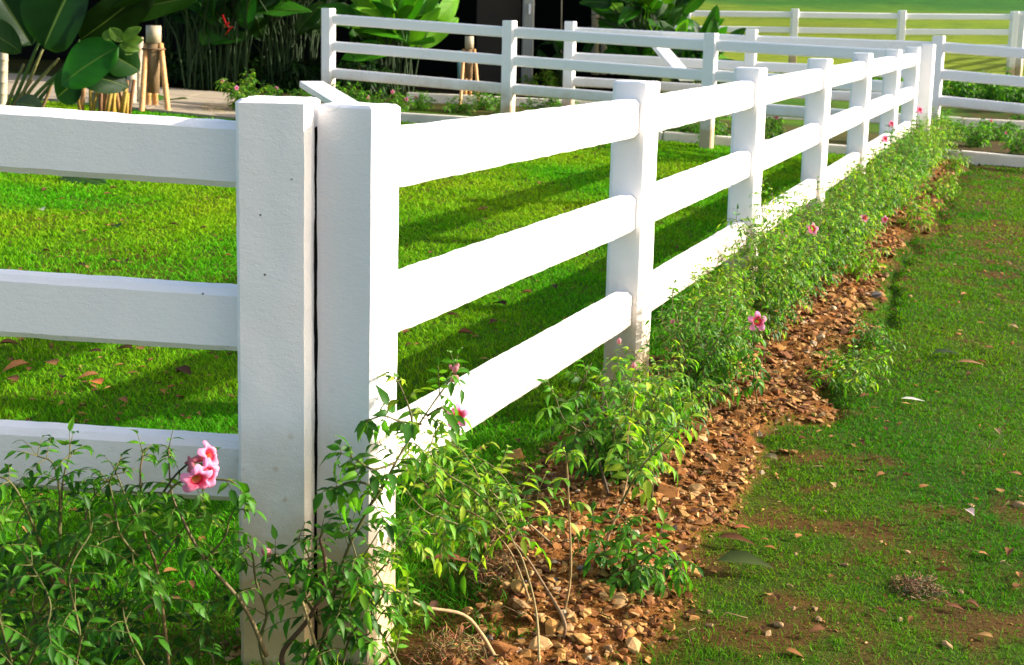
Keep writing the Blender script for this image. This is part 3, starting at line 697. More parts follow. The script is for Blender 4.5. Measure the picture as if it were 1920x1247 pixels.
near_shrub('yellow-green shrub spilling out right of the corner posts with one open pink flower',(.05,2.9,G(.05,2.9)),[
 dict(P=[g0(1057,1197),g0(1057,1197)+Vector((0,0,.04)),(1026,1107,2.82),(971,1025,2.85),(900,970,2.85),(834,940,2.85),(790,900,2.85)],pal=YG,t0=.55,r0=.0046,col=(.30,.19,.10),**YGs),
 dict(P=[g0(1057,1197)+Vector((0,0,.03)),(1057,1155,2.82),(1070,1077,2.82),(1067,957,2.85),(1062,854,2.85)],pal=YG,t0=.75,r0=.0036,r1=.002,col=(.40,.28,.12),skip=.4,ln=.05,ls=.04,gap=.06),
 dict(P=[g0(995,1131),(965,1050,2.95),(935,1005,2.95),(890,960,2.95)],pal=YG,t0=.75,r0=.003,col=(.42,.30,.14),**YGs),
 dict(P=[g0(1012,1255),(1005,1145,2.7),(981,1053,2.72),(964,1019,2.75),(940,960,2.8)],pal=YG,t0=.85,r0=.003,col=(.40,.32,.14),**YGs),
 dict(P=[g0(1040,1025),(995,985,3.2),(947,947,3.1),(900,900,3.0)],pal=YG,t0=.6,r0=.003,col=(.46,.36,.20),**YGs),
 dict(P=[(960,1000,2.9),(900,930,2.85),(840,890,2.8),(790,850,2.75),(760,840,2.72)],pal=YG,t0=.1,**YGs),
 dict(P=[(930,990,2.95),(900,900,2.95),(870,850,2.9),(850,830,2.9)],pal=YG,t0=.1,**YGs),
 dict(P=[(900,1000,2.8),(850,980,2.75),(800,960,2.7),(770,930,2.7)],pal=GR+YG,t0=.05,**YGs),
 dict(P=[(880,1010,2.95),(830,930,2.9),(800,870,2.85),(812,820,2.8)],pal=YG,t0=.1,**YGs),
 dict(P=[(980,1000,3.0),(960,920,3.0),(930,880,3.0),(900,860,3.0)],pal=GR+YG,t0=.1,**YGs),
 dict(P=[(960,1010,2.9),(1000,960,2.95),(1010,920,2.95)],pal=GR+YG,t0=.1,**YGs),
 dict(P=[(840,1000,2.8),(800,1000,2.72),(770,980,2.7)],pal=GR,t0=.0,**YGs),
],[((852,772,2.66),(.25,-.95,.0),.047)],[])
near_shrub('sparse shrub of thin bare stems on the gravel beside the second post',(.25,3.3,G(.25,3.3)),[
 dict(P=[g0(1142,930),(1125,871,3.6),(1108,820,3.6),(1080,760,3.6),(1100,700,3.6)],pal=GR,t0=.55,r0=.004,col=(.12,.08,.05),ln=.09,ls=.045,gap=.05),
 dict(P=[g0(1130,1077),(1139,1012,3.1),(1163,947,3.15),(1177,888,3.2),(1177,820,3.2),(1190,740,3.25)],pal=YG,t0=.62,r0=.0042,col=(.34,.20,.09),ln=.10,ls=.045,gap=.045),
 dict(P=[(1163,947,3.15),(1200,880,3.1),(1245,830,3.1),(1270,800,3.1)],pal=YG,t0=.3,ln=.10,ls=.045,gap=.045),
 dict(P=[g0(1222,950),(1224,860,3.5),(1215,790,3.5),(1240,720,3.5)],pal=YG,t0=.45,r0=.003,ln=.10,ls=.045,gap=.045),
 dict(P=[(1108,820,3.6),(1060,790,3.5),(1040,740,3.5)],pal=GR,t0=.2,ln=.09,ls=.045,gap=.05),
 dict(P=[g0(1100,880),(1110,800,3.7),(1140,740,3.7),(1160,680,3.7)],pal=GR+YG,t0=.2,ln=.09,ls=.045,gap=.045),
],[],[((1160,645,3.6),(.1,0,1),.018),((1187,690,3.6),(.1,-.3,1),.018)])
near_shrub('small dark green seedling bush standing alone on the open gravel',tuple(g0(1150,1080)),[
 dict(P=[g0(1150,1080),(1130,1020,3.05),(1110,985,3.05)],pal=GR,t0=.1,ln=.08,ls=.036,gap=.03),
 dict(P=[g0(1150,1080),(1180,1030,3.05),(1170,975,3.05)],pal=GR,t0=.1,ln=.08,ls=.036,gap=.03),
 dict(P=[g0(1170,1085),(1220,1040,3.05),(1250,1030,3.05),(1280,1070,3.0)],pal=GR,t0=.1,ln=.08,ls=.036,gap=.03),
 dict(P=[g0(1160,1085),(1190,1060,2.95),(1230,1070,2.9)],pal=GR,t0=.1,ln=.08,ls=.036,gap=.03),
])
# ------------------------------------------------------------------ the row of shrubs along the long fence
def row_shrub(u,v,h,r,n,pal,label,nf=0,ls=.042,group='shrubs in the row along the long fence',den=1.,name='flowering_shrub',clampx=True,gap=.05,z=None):
    x,y=xy(u,v); b=Vector((x,y,G(x,y))); e=empty(name,b); tag(e,label,'shrub',group); LB=Leaves(); TB=Tubes(); tips=[]
    for i in range(n):
        a=rnd.uniform(0,6.283); rr=r*math.sqrt(rnd.random()); hh=h*rnd.uniform(.6,1.05)*(1-.35*(rr/r)**2)
        du,dv=rr*math.cos(a),rr*math.sin(a)*1.2
        if clampx: du=max(du,-u+.03)
        tx,ty=xy(u+du,v+dv); t=Vector((tx-x,ty-y,hh+G(tx,ty)-b.z)); m=t*.5+Vector((0,0,hh*.12))+rv(.015)
        bx=Vector((rnd.uniform(-.08,.08),rnd.uniform(-.08,.08),-.02))
        shoot(LB,TB,[bx,m*.5+bx*.5,m,t],.003,.0012,.22,gap*rnd.uniform(.85,1.2),.095,ls,pal,(.26,.20,.07),pairs=3,w=.33)
        tips.append(t)
    o=LB.build('foliage',M['leaf'],e); TB.build('stem',M['stem'],e)
    for k in range(nf):
        t=tips[k%len(tips)]+Vector((rnd.uniform(-.02,.02),rnd.uniform(-.05,0),rnd.uniform(.0,.03)))
        if k%3==2: bud(e,t,rv(.5)+Vector((0,0,.8)),.022)
        else: flower(e,t,Vector((rnd.uniform(-.3,.6),-.9,rnd.uniform(-.2,.4))),rnd.uniform(.04,.052))
    return e
v=1.25; k=0
while v<12.3:
    far=v>7; h=rnd.uniform(.44,.57) if v>1.8 else .30
    if 3.2<v<3.8: h=.62
    pal=[YG,GR+YG,GR,GR+YG+YG][rnd.randrange(4)]
    lab='leafy shrub in the dense row along the long fence'
    if k==0: lab='first shrub of the dense row, low beside the second post'
    row_shrub(rnd.uniform(.08,.15),v,h,rnd.uniform(.20,.27),(17 if v<4 else 15),pal,lab,nf=(0 if v<3 else rnd.choice([0,0,1,0,0])),ls=.033 if v<6 else .038,gap=.045 if v<6 else .058)
    v+=rnd.uniform(.34,.44); k+=1
# fuller right edge towards the far end
for i in range(4):
    v=5.0+i*2.1; row_shrub(rnd.uniform(.30,.40),v+rnd.uniform(-.2,.2),rnd.uniform(.22,.36),.2,7,YG,'low yellowish shrub on the outer edge of the row',nf=0,ls=.044,gap=.06)
p=g0(1570,720); u_,v_=uv(p.x,p.y); row_shrub(float(u_),float(v_),.16,.2,9,GR+YG,'low green weed clump at the lawn edge right of the gravel',0,.036,None,name='weed',clampx=False)
p=g0(1640,640); u_,v_=uv(p.x,p.y); row_shrub(float(u_),float(v_),.10,.16,6,GR,'small green weed on the sunlit lawn beyond the gravel edge',0,.03,None,name='weed',clampx=False)
near_shrub('thin shoot in the row lifting one wide open pink flower above the gravel',tuple(g0(1420,760)),[
 dict(P=[g0(1420,760),(1412,690,4.5),(1410,640,4.5),(1414,612,4.5)],pal=GR,t0=.3,r0=.003,ln=.07,ls=.04,gap=.05)],
 [((1414,602,4.48),(.1,-.95,.2),.062)],[((1258,606,4.4),(.3,-.3,.5),.02)],'shrubs in the row along the long fence')
# more blooms standing on the row
for (px,py,Y,s) in ((1466,448,6.2,.055),(1518,432,6.5,.06),(1655,262,9.4,.05),(1668,234,10.6,.05),(1720,208,11.4,.06)):
    near_shrub('slender shoot topped by a pink flower rising from the shrub row',tuple(at(px,py+30,Y)),[dict(P=[(px-4,py+60,Y),(px-2,py+30,Y),(px,py+4,Y)],pal=GR,t0=.1,r0=.002,ln=.05,ls=.035,gap=.04)],[((px,py,Y-.02),(rnd.uniform(-.5,.6),-.8,.3),s)],[],'slender flowering shoots in the row')
# ------------------------------------------------------------------ beds between the kerbs
def bedshrub(px,py,h,r,n,pal,label,nf,group='small shrubs in the bed behind the cross fence',z=1.):
    p=g0(px,py); u_,v_=uv(p.x,p.y); return row_shrub(float(u_),float(v_),h,r,n,pal,label,nf,.055,group,clampx=False,gap=.06)
bl='low green shrub in the planted strip between the kerbs'
for (px,py,h,nf) in ((690,232,.36,0),(740,215,.34,2),(640,215,.4,0),(790,205,.22,1),(860,210,.20,0),(905,205,.26,0),(955,222,.34,1),(1010,215,.25,0),(1060,212,.22,0),(1290,262,.34,0),(1250,255,.3,0),(1345,262,.42,2),(1320,270,.3,0),(1210,245,.25,0),(1450,262,.3,1),(1790,262,.26,1),(1830,275,.3,0),(1880,262,.24,3),(1910,290,.34,0),(1860,250,.2,0),(1905,235,.24,0),(1780,240,.2,0)):
    bedshrub(px,py,h,.24,8,GR+YG[2:],bl,nf)
bedshrub(462,212,.50,.30,14,GR+YG,'leafy bush with small pink blooms at the left end of the cross fence',2,None)
bedshrub(520,205,.30,.34,12,GR,'spreading low green bush left of the sloping plank',1,None)
bedshrub(575,205,.24,.30,10,GR,'ground hugging green bush behind the first sloping plank',0,None)
bedshrub(665,215,.34,.36,14,GR,'broad dark green bush right of the first sloping plank',1,None)
for (px,py,h) in ((1035,180,.5),(1000,178,.35),(1065,182,.35)):
    bedshrub(px,py,h,.25,8,YG,'yellow-green bush in front of the dark opening of the building',0,'bushes in front of the dark building')
# ------------------------------------------------------------------ broad leaved plants
def bigleaf(parent,base,tip,width,nrm,droop,fold,col,off,rib=(.25,.34,.08),name='leaf',wav=.02,mat='big'):
    base=Vector(base)-Vector(off); tip=Vector(tip)-Vector(off); d=(tip-base); L=d.length; d.normalize(); n=Vector(nrm); s=d.cross(n).normalized(); n=s.cross(d)
    T=16; S=5; V=[];Cc=[];U=[]; sd=rnd.random()*10
    for i in range(T+1):
        t=i/T; w=width*.5*max(0.,math.sin(math.pi*min(1,t**.85)))**.62 if 0<i<T else .002
        c=base+d*L*t*(1-.08*droop)+n*(-droop*L*t*t*.55)
        for j in range(-S,S+1):
            e=(0,.05,.28,.55,.8,1.)[abs(j)]; q=e*(1 if j>=0 else -1)
            p=c+s*q*w*(1-.12*fold*e)+n*(fold*w*e-.25*w*e*e*fold*2+wav*L*math.sin(t*9+sd+q*2)*e)
            V.append(p); U.append((q*.5+.5,t+abs(q)*.25)); k=.9+.3*math.sin(t*70-e*9)*.3
            Cc.append([rib[m]*(.55 if e==0 else 0)+col[m]*k*(.45 if e==0 else 1) for m in range(3)])
    W=2*S+1; F=[(i*W+j,i*W+j+1,(i+1)*W+j+1,(i+1)*W+j) for i in range(T) for j in range(W-1)]
    return mesh_np(name,np.array([tuple(v) for v in V]),[np.array(F)],M[mat],parent,np.array(Cc),True,np.array(U))
def stalk(parent,P,r,col,name='stalk'):
    T=Tubes(); T.add(cr(P,5),r,col,7); return T.build(name,M['stem'],parent)
def clump(label,base,n,h,L,W,cols,group=None,spread=.5,stalkcol=(.03,.07,.015),name='heliconia',low=0.,az=None):
    b=Vector(base); e=empty(name,b); tag(e,label,'plant',group)
    for i in range(n):
        a=rnd.uniform(0,6.283); f=(i+.5)/n; hh=h*rnd.uniform(.35,1.)+low; lean=spread*rnd.uniform(.3,1.); dr=Vector((math.cos(a),math.sin(a),0))
        s0=Vector((rnd.uniform(-.22,.22),rnd.uniform(-.18,.18),0)); s1=s0+dr*lean*.5*hh*.6+Vector((0,0,hh*.7)); s2=s0+dr*lean*hh*.75+Vector((0,0,hh))
        stalk(e,[s0,(s0+s1)/2+Vector((0,0,.05)),s1,s2],[.013,.007],stalkcol)
        el=rnd.uniform(.15,1.25); d=(dr*math.cos(el)+Vector((0,0,math.sin(el)))).normalized(); ll=L*rnd.uniform(.7,1.15)
        nn=(Vector((.15,-.75,.65))+rv(.35)); 
        bigleaf(e,s2,s2+d*ll,W*rnd.uniform(.8,1.15),nn,rnd.uniform(.2,1.1),rnd.uniform(.1,.6),lcc(cols),(0,0,0))
    return e
def lcc(cols):
    c=rnd.choice(cols); k=rnd.uniform(.75,1.25); return tuple(q*k for q in c)
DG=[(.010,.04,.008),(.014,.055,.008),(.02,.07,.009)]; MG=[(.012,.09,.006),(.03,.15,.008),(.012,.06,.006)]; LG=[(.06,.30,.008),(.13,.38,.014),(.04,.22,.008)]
def P(px,py,Y): return at(px,py,Y)
def gz(px,Y):
    p=at(px,300,Y); return (p.x,p.y,G(p.x,p.y))
# large plant at the top left, leaf by leaf
Yb=12.2; b=Vector(gz(60,Yb)); e=empty('broad_leaf_plant',b); tag(e,'big shady plant with huge dark paddle leaves at the top left','plant')
def BL(bx,by,tx,ty,w,nrm,dr,fo,col,Y0=Yb,Y1=None,**k):
    return bigleaf(e,P(bx,by,Y0),P(tx,ty,Y1 or Y0),w,nrm,dr,fo,col,b,**k)
BL(82,90,150,-70,.78,(-.35,-1,.15),.1,.55,(.010,.045,.010),12.2,12.0,rib=(.22,.34,.14))
BL(222,88,100,150,.48,(.25,-.75,.65),.35,.25,(.02,.15,.008),11.9,11.8)
BL(205,100,262,130,.34,(-.2,-.8,.4),.5,.4,(.012,.07,.008),12.0,12.0)
BL(150,75,300,-30,.42,(.2,-.8,-.5),.2,.35,(.012,.035,.008),12.1,11.9)
BL(205,20,378,0,.34,(-.1,-.6,-.6),.15,.3,(.02,.07,.010),12.0,12.2,rib=(.3,.33,.2))
BL(150,150,98,182,.36,(0,-.9,.3),.4,.3,(.010,.05,.008),12.1,12.1)
BL(150,140,240,150,.34,(.1,-.8,.5),.6,.4,(.010,.05,.008),11.9,11.9)
BL(-40,50,42,88,.34,(.1,-.7,.6),.4,.3,(.02,.08,.008),12.0,12.0)
BL(60,85,-20,-40,.6,(.3,-.9,.2),.1,.4,(.012,.05,.010),12.3,12.3)
BL(80,205,30,186,.3,(0,-.5,.9),.3,.3,(.05,.10,.05),11.8,11.7)
for (bx,by,tx,ty) in ((230,78,205,50),(232,75,262,48),(232,80,268,72),(225,82,262,92),(215,70,190,62),(240,90,250,100)):
    BL(bx,by,tx,ty,.12,(0,-.9,.5),.3,.3,(.10,.22,.02),11.7,11.7)
for st in ([(10,225),(35,170),(62,105),(72,80)],[(20,225),(55,150),(80,92)],[(30,225),(75,170),(120,130),(190,80)],[(5,225),(20,180),(45,120)],[(40,230),(70,190),(110,140),(150,75)],[(0,230),(30,190),(60,150)],[(60,230),(80,200),(100,150)],[(20,225),(60,165),(110,110)]):
    stalk(e,[P(x,y,Yb)-b for x,y in st],[.022,.012],rnd.choice([(.12,.22,.04),(.22,.22,.07),(.3,.2,.08),(.08,.16,.03)]))
# canes
e=empty('cane_clump',gz(195,13.2)); b=Vector(e.location); tag(e,'bunch of leaning yellow cane stubs between the big plant and the bamboo support','canes')
for i in range(26):
    x=rnd.uniform(146,240); stx=x+rnd.uniform(-14,14); yt=rnd.uniform(148,175)
    T=Tubes(); c=rnd.choice([(.50,.33,.05),(.55,.36,.05),(.36,.20,.06),(.25,.12,.05)]); Y=13.1+rnd.uniform(-.25,.25)
    T.add([P(x,230,Y)-b,P(stx,yt,Y)-b],[.022,.018],c,7); T.build('cane',M['stem'],e)
bigl=bigleaf(e,P(178,205,12.9),P(178,170,12.9),.13,(0,-1,.2),.1,.2,(.35,.40,.38),b,name='dry_leaf')
# poles and tripod supports
def cyl(name,parent,a,b_,r,mat,off,k=12,nodes=0):
    T=Tubes(); a=Vector(a)-off; b_=Vector(b_)-off
    if nodes:
        pts=[];rad=[]
        for i in range(nodes):
            for dt,rr in ((0,1.),(.9,1.),(.94,1.14),(1.,1.)):
                pts.append(a+(b_-a)*((i+dt*.999)/nodes)); rad.append(r*rr)
        T.add(pts,np.array(rad),(.4,.25,.1),k)
    else: T.add([a,b_],[r,r],(.4,.25,.1),k)
    o=T.build(name,mat,parent); return o
def tripod(label,px,Y,top,bot,sc_=1.):
    b=Vector(gz(px,Y)); e=empty('bamboo_support',b); tag(e,label,'plant support'); k=sc_
    cyl('post_top',e,P(px,top,Y),P(px,top+32*k,Y),.082*k,M['bamboopale'],b,14)
    cyl('wrapped_stem',e,P(px,top+32*k,Y),P(px-1,bot-18*k,Y),.070*k,M['rope'],b,14)
    for (a,c,dy) in ((-14,-23,-.25),(13,27,-.2),(2,3,.35),(-8,-10,.3)):
        f=P(px+c*k,bot,Y+dy); f.z=G(f.x,f.y)
        cyl('leg',e,P(px+a*k,top+34*k,Y),f,.031*k,M['bamboo'],b,10,5)
    T=Tubes(); cpt=P(px,top+44*k,Y)-b
    T.add([cpt+Vector((math.cos(q)*.12*k,math.sin(q)*.12*k,.0)) for q in np.linspace(0,6.3,14)],[.012,.012],(.2,.12,.06),5); T.build('rope',M['stem'],e)
tripod('bamboo tripod holding up a wrapped young trunk on the concrete path',288,14.6,48,192)
tripod('smaller bamboo tripod seen through the cross fence before the dark wall',880,17.6,68,160,.72)
for (px,Y,top,r,lab,mt) in ((7,14.0,92,.045,'pale upright bamboo pole at the left picture edge','bamboopale'),(248,15.0,86,.055,'thick pale bamboo pole left of the tripod','bamboopale'),(262,15.3,70,.04,'grey-brown bamboo pole directly left of the tripod','bamboopale')):
    b=Vector(gz(px,Y)); o=cyl('bamboo_pole',None,P(px,top,Y),b-Vector((0,0,.1)),r,M[mt],Vector((0,0,0)),10,6); tag(o,lab,'pole')
# fallen broad leaves
def fallenbig(b,t,w,col,label,lift=.10,bs=.02):
    a=g0(*b); c=g0(*t); o=bigleaf(None,a+Vector((0,0,bs)),c+Vector((0,0,bs+lift)),w,(0,-.5,1),.45,.5,col,(0,0,0),name='fallen_leaf',wav=.03); tag(o,label,'leaf'); return o
fallenbig((272,192),(372,186),.42,(.05,.16,.02),'large fallen green leaf curling on the concrete path by the tripod')
fallenbig((115,338),(196,348),.22,(.03,.09,.02),'large fallen leaf on the lawn under the top left rail',.06)
# heliconia clumps
clump('tall heliconia clump left of the cross fence, broad glossy leaves and a red flower',gz(440,18.0),34,2.2,.75,.34,MG,spread=.45)
e=bpy.context.scene.objects.get('heliconia') 
b=Vector(gz(420,17.2)); T=Tubes()
for (pp) in ([(417,28),(424,45),(431,54),(422,66)],[(424,45),(420,52)],[(431,54),(436,50)],[(424,47),(430,42)]): T.add([P(x,y,17.2)-Vector(e.location) for x,y in pp],[.013,.005],(.40,.01,.012),6)
T.build('flower',M['petal'],e)
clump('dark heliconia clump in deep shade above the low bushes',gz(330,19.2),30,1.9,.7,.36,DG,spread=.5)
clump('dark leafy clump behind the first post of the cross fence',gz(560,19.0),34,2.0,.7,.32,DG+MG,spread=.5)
clump('green heliconia clump in half shade behind the bamboo tripod',gz(385,17.9),26,1.6,.6,.26,MG,spread=.6)
clump('heliconia clump filling the shade between the tripod and the first post',gz(520,18.2),26,1.7,.6,.26,MG+DG,spread=.6)
clump('bright yellow-green heliconia clump standing in the sun behind the cross fence rails',gz(745,18.2),40,1.25,.75,.30,LG,spread=.45,low=.2)
clump('leafy green clump at the foot of the bright heliconia',gz(700,19.0),22,.9,.6,.26,MG,spread=.5)
clump('dense heliconia clump right of the bamboo poles with pale glossy leaves',gz(1205,19.5),80,1.35,.55,.23,MG+LG,spread=.52,low=.1)
clump('lower green heliconia clump at the right end of the planted garden',gz(1285,19.3),60,.9,.5,.22,MG+LG,spread=.6)
clump('small leafy clump against the dark opening beside the grey column',gz(1045,19.5),10,.8,.45,.16,MG,spread=.5)
# ------------------------------------------------------------------ building
b=Vector(gz(900,20.5)); e=empty('garden_building',b); tag(e,'dark garden building with brown wall panel, grey column and black open front','building')
def bx(name,x0,x1,y0,y1,z0,z1,mat,bev=.01):
    bm=bmesh.new(); bmesh.ops.create_cube(bm,size=1)
    for v in bm.verts: v.co=Vector(((x0+x1)/2+v.co.x*(x1-x0),(y0+y1)/2+v.co.y*(y1-y0),(z0+z1)/2+v.co.z*(z1-z0)))-b
    if bev: bmesh.ops.bevel(bm,geom=bm.edges[:],offset=bev,segments=1,affect='EDGES')
    return bm_obj(name,bm,mat,e)
X=lambda px,Y:at(px,60,Y).x
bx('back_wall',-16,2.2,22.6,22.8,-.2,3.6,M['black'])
bx('shade_wall',2.0,2.2,20.2,22.59,-.2,3.6,M['black'])  # unseen wall added to darken the open front
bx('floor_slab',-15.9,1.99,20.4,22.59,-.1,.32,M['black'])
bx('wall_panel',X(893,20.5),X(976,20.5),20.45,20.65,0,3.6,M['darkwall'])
c=bx('column',X(979,20.2),X(1001,20.2),20.1,20.3,0,3.6,M['col'],.02)
x0=X(987,20.08); 
lm=bm=bmesh.new(); bmesh.ops.create_cube(bm,size=1)
for v in bm.verts: v.co=Vector((X(992,20.06)+v.co.x*.035,20.07+v.co.y*.05,at(992,17,20.07).z+v.co.z*.16))-b
bmesh.ops.bevel(bm,geom=bm.edges[:],offset=.01,segments=2,affect='EDGES'); bm_obj('wall_fitting',bm,M['paint'],e)
bx('shade_roof',-17,2.5,19.0,23.4,3.62,3.8,M['shade_roof'])  # added above the view to block sky and sun
for (px,w) in ((1116,.085),(1132,.07),(1148,.05),(1160,.05)):
    cyl('bamboo_screen_pole',e,P(px,140,20.3),P(px+2,-120,20.3),w*.75,M['bamboopale'],b,9,7)
cyl('hanging_cord',e,P(1052,150,20.2),P(1054,-110,20.2),.012,M['bamboopale'],b,6)
cyl('downpipe',e,P(863,160,20.3),P(862,95,20.3),.045,M['pipe'],b,10)
for (px,Y,h,n_) in ((1700,22.5,.5,14),(1780,22.0,.4,12),(1850,21.5,.45,14),(1905,20.5,.6,16),(1440,22.5,.4,12),(1540,22.0,.35,12),(1620,22.8,.4,12),(1360,21.5,.5,14),(1960,20,.6,12)):
    x_,y_,z_=gz(px,Y); u_,v_=uv(x_,y_); row_shrub(float(u_),float(v_),h,.8,n_,GR+GR+YG[2:],'rough green bush in the strip between the two rear fences',0,.10,'rough bushes between the two rear fences',clampx=False,gap=.09,name='bush')
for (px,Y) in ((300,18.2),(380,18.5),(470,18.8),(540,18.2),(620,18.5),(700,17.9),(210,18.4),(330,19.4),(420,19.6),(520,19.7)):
    x_,y_,z_=gz(px,Y); u_,v_=uv(x_,y_); row_shrub(float(u_),float(v_),.5,.55,16,DG,'dark undergrowth plant added to deepen the shade before the building',0,.13,'dark undergrowth added before the building',clampx=False,gap=.08,name='bush')  # added dark plants that stand in for black shade behind the path
# ------------------------------------------------------------------ gravel
def hull(seed,flat):
    r=random.Random(seed); bm=bmesh.new()
    for i in range(11): 
        v=Vector((r.gauss(0,1),r.gauss(0,1),r.gauss(0,1))).normalized()*r.uniform(.75,1.05); bm.verts.new((v.x,v.y*.8,v.z*flat))
    bmesh.ops.convex_hull(bm,input=bm.verts[:]); 
    loose=[v for v in bm.verts if not v.link_faces]; bmesh.ops.delete(bm,geom=loose,context='VERTS')
    bmesh.ops.triangulate(bm,faces=bm.faces[:]); bm.verts.index_update(); V=np.array([tuple(v.co) for v in bm.verts]); F=np.array([[v.index for v in f.verts] for f in bm.faces]); bm.free(); return V,F
HU=[hull(s,.18+.05*s) for s in range(9)]
SC=np.array([(.58,.29,.075),(.66,.38,.12),(.40,.16,.04),(.68,.42,.18),(.28,.10,.03),(.56,.27,.075),(.24,.085,.022),(.44,.19,.05)])
def chips(name,x,y,size,cols,label,cat,lift=.25,mat='stone'):
    K=len(x); z=gh(x,y); h=NR.randint(0,len(HU),K); VV=[];FF=[];CC=[];n=0
    ax=NR.randn(K,3)*np.array([.35,.35,0]); yaw=NR.rand(K)*6.283
    for i in range(K):
        V,F=HU[h[i]]; c,s=math.cos(yaw[i]),math.sin(yaw[i]); Rm=np.array([[c,-s,0],[s,c,0],[0,0,1.]])
        tx,ty=ax[i,0],ax[i,1]; Rx=np.array([[1,0,0],[0,math.cos(tx),-math.sin(tx)],[0,math.sin(tx),math.cos(tx)]]); Ry=np.array([[math.cos(ty),0,math.sin(ty)],[0,1,0],[-math.sin(ty),0,math.cos(ty)]])
        VV.append((V*size[i])@(Rm@Rx@Ry).T+np.array([x[i],y[i],z[i]+size[i]*lift])); FF.append(F+n); CC.append(np.tile(cols[i],(len(V),1))); n+=len(V)
    o=mesh_np(name,np.concatenate(VV),[np.concatenate(FF)],M[mat],None,np.concatenate(CC),False); tag(o,label,cat,kind='stuff'); return o
n=90000; v=2.9*(np.exp(NR.rand(n)*math.log(1+12.6/2.9))-1)-.5; u=NR.rand(n)*.95-.35; x,y=xy(u,v); s=soil(x,y)
k=(NR.rand(n)<s*np.clip(1.-.06*v,.3,1))&(y>1.9); x,y,v,u=x[k],y[k],v[k],u[k]; K=len(x); print('chips',K)
k=NR.rand(K)<50000/K; x,y,v,u=x[k],y[k],v[k],u[k]; K=len(x)
size=(.0022+.021*NR.rand(K)**5.5)*np.clip(.85+.10*v,.8,1.8); size*=np.where(NR.rand(K)<.035,1.7,1)
cols=SC[NR.randint(0,len(SC),K)]*(.5+.6*NR.rand(K))[:,None]
q=NR.rand(K); cols[q<.006]=(.13,.12,.12); cols[(q>.02)&(q<.035)]=(.60,.46,.30)
chips('gravel',x,y,size,cols,'orange brown stony soil with small angular chips','gravel')
# left bed and bare lawn crumbs
n=9000; x=-2.6+2.2*NR.rand(n); y=2.35+.55*NR.rand(n); s=soil(x,y); k=NR.rand(n)<s*.5; x=x[k];y=y[k]; n2=5200
xx=NR.rand(n2*3)*4.5-.1; yy=2.0+NR.rand(n2*3)**1.3*9; u,v=uv(xx,yy); k=(u>.3)&(NR.rand(len(u))<.10+patch(xx,yy)); xx=xx[k][:n2];yy=yy[k][:n2]
x=np.concatenate([x,xx]);y=np.concatenate([y,yy]); K=len(x); size=.002+.006*NR.rand(K)**4; size*=np.clip(y/3,.8,2); cols=SC[NR.randint(0,len(SC),K)]*(.7+.6*NR.rand(K))[:,None]
chips('soil_crumbs',x,y,size,cols,'crumbs of brown earth scattered through the thin lawn','soil')
# single rocks
def rock(px,py,s,col,label,group,flat=.6,seed=0):
    p=g0(px,py); bm=bmesh.new(); r=random.Random(seed)
    for i in range(15):
        v=Vector((r.gauss(0,1),r.gauss(0,1),r.gauss(0,1))).normalized()*r.uniform(.8,1.05); bm.verts.new((v.x*s*1.15,v.y*s*.8,v.z*s*flat))
    bmesh.ops.convex_hull(bm,input=bm.verts[:]); bmesh.ops.delete(bm,geom=[v for v in bm.verts if not v.link_faces],context='VERTS')
    bmesh.ops.bevel(bm,geom=bm.edges[:],offset=s*.05,segments=1,affect='EDGES')
    o=bm_obj('rock',bm,M['stone'],col=col); o.location=(p.x,p.y,p.z+s*flat*.35); o.rotation_euler=(r.uniform(-.3,.3),r.uniform(-.3,.3),r.uniform(0,6)); tag(o,label,'rock',group)
rk='angular orange-brown rock lying loose on the gravel strip'
rocks=[(965,860,.034),(1222,905,.030),(1252,930,.045),(1165,895,.026),(902,905+170,.022),(972,1108,.030),(945,1222,.036),(1062,1182,.022),(1035,1180,.030),(1090,1205,.026),(1120,1110,.026),(1160,1130,.030),(1300,1078,.020),(1075,1060,.014),(1190,1150,.024),(1010,1215,.030),(1240,1010,.016),(1105,1095,.02),(1270,890,.03),(1305,920,.028),(1180,1190,.02),(880,1150,.02),(860,1185,.024),(1330,860,.026),(1390,770,.03),(1375,740,.026),(1295,975,.016),(1215,960,.02),(1145,990,.018),(1100,1150,.02),(1250,870,.02),(1330,930,.02),(1140,1060,.017),(930,1140,.018),(1035,1125,.014)]
for i,(px,py,s) in enumerate(rocks): rock(px,py,s,tuple(SC[i%4]*(.85+.3*rnd.random())),rk,'loose rocks on the gravel strip',rnd.uniform(.4,.75),i)
rock(1100,1073,.024,(.22,.20,.20),'dark grey rounded stone among the orange gravel',None,.8,77)
rock(1155,875,.016,(.70,.62,.50),'small white rock beside the fence on the gravel',None,.6,78)
rock(1408,650,.02,(.75,.66,.52),'pale cream stone high up on the gravel strip',None,.6,79)
for i,(px,py,s) in enumerate([(1535,1163,.012),(1775,1213,.016),(1330,1175,.012),(1820,950,.014),(1765,953,.012),(1545,960,.010),(1487,1142,.010),(1330,1150,.010),(1690,1165,.012),(1440,1190,.012),(1910,950,.02),(1460,1175,.016),(1700,1037,.011),(1800,1112,.012),(1480,1100,.010),(1583,1060,.012),(1530,1145,.012),(1490,1040,.01)]):
    rock(px,py,s,(.42,.27,.13),'little tan pebble lying on the open lawn','tan pebbles on the lawn',.6,100+i)
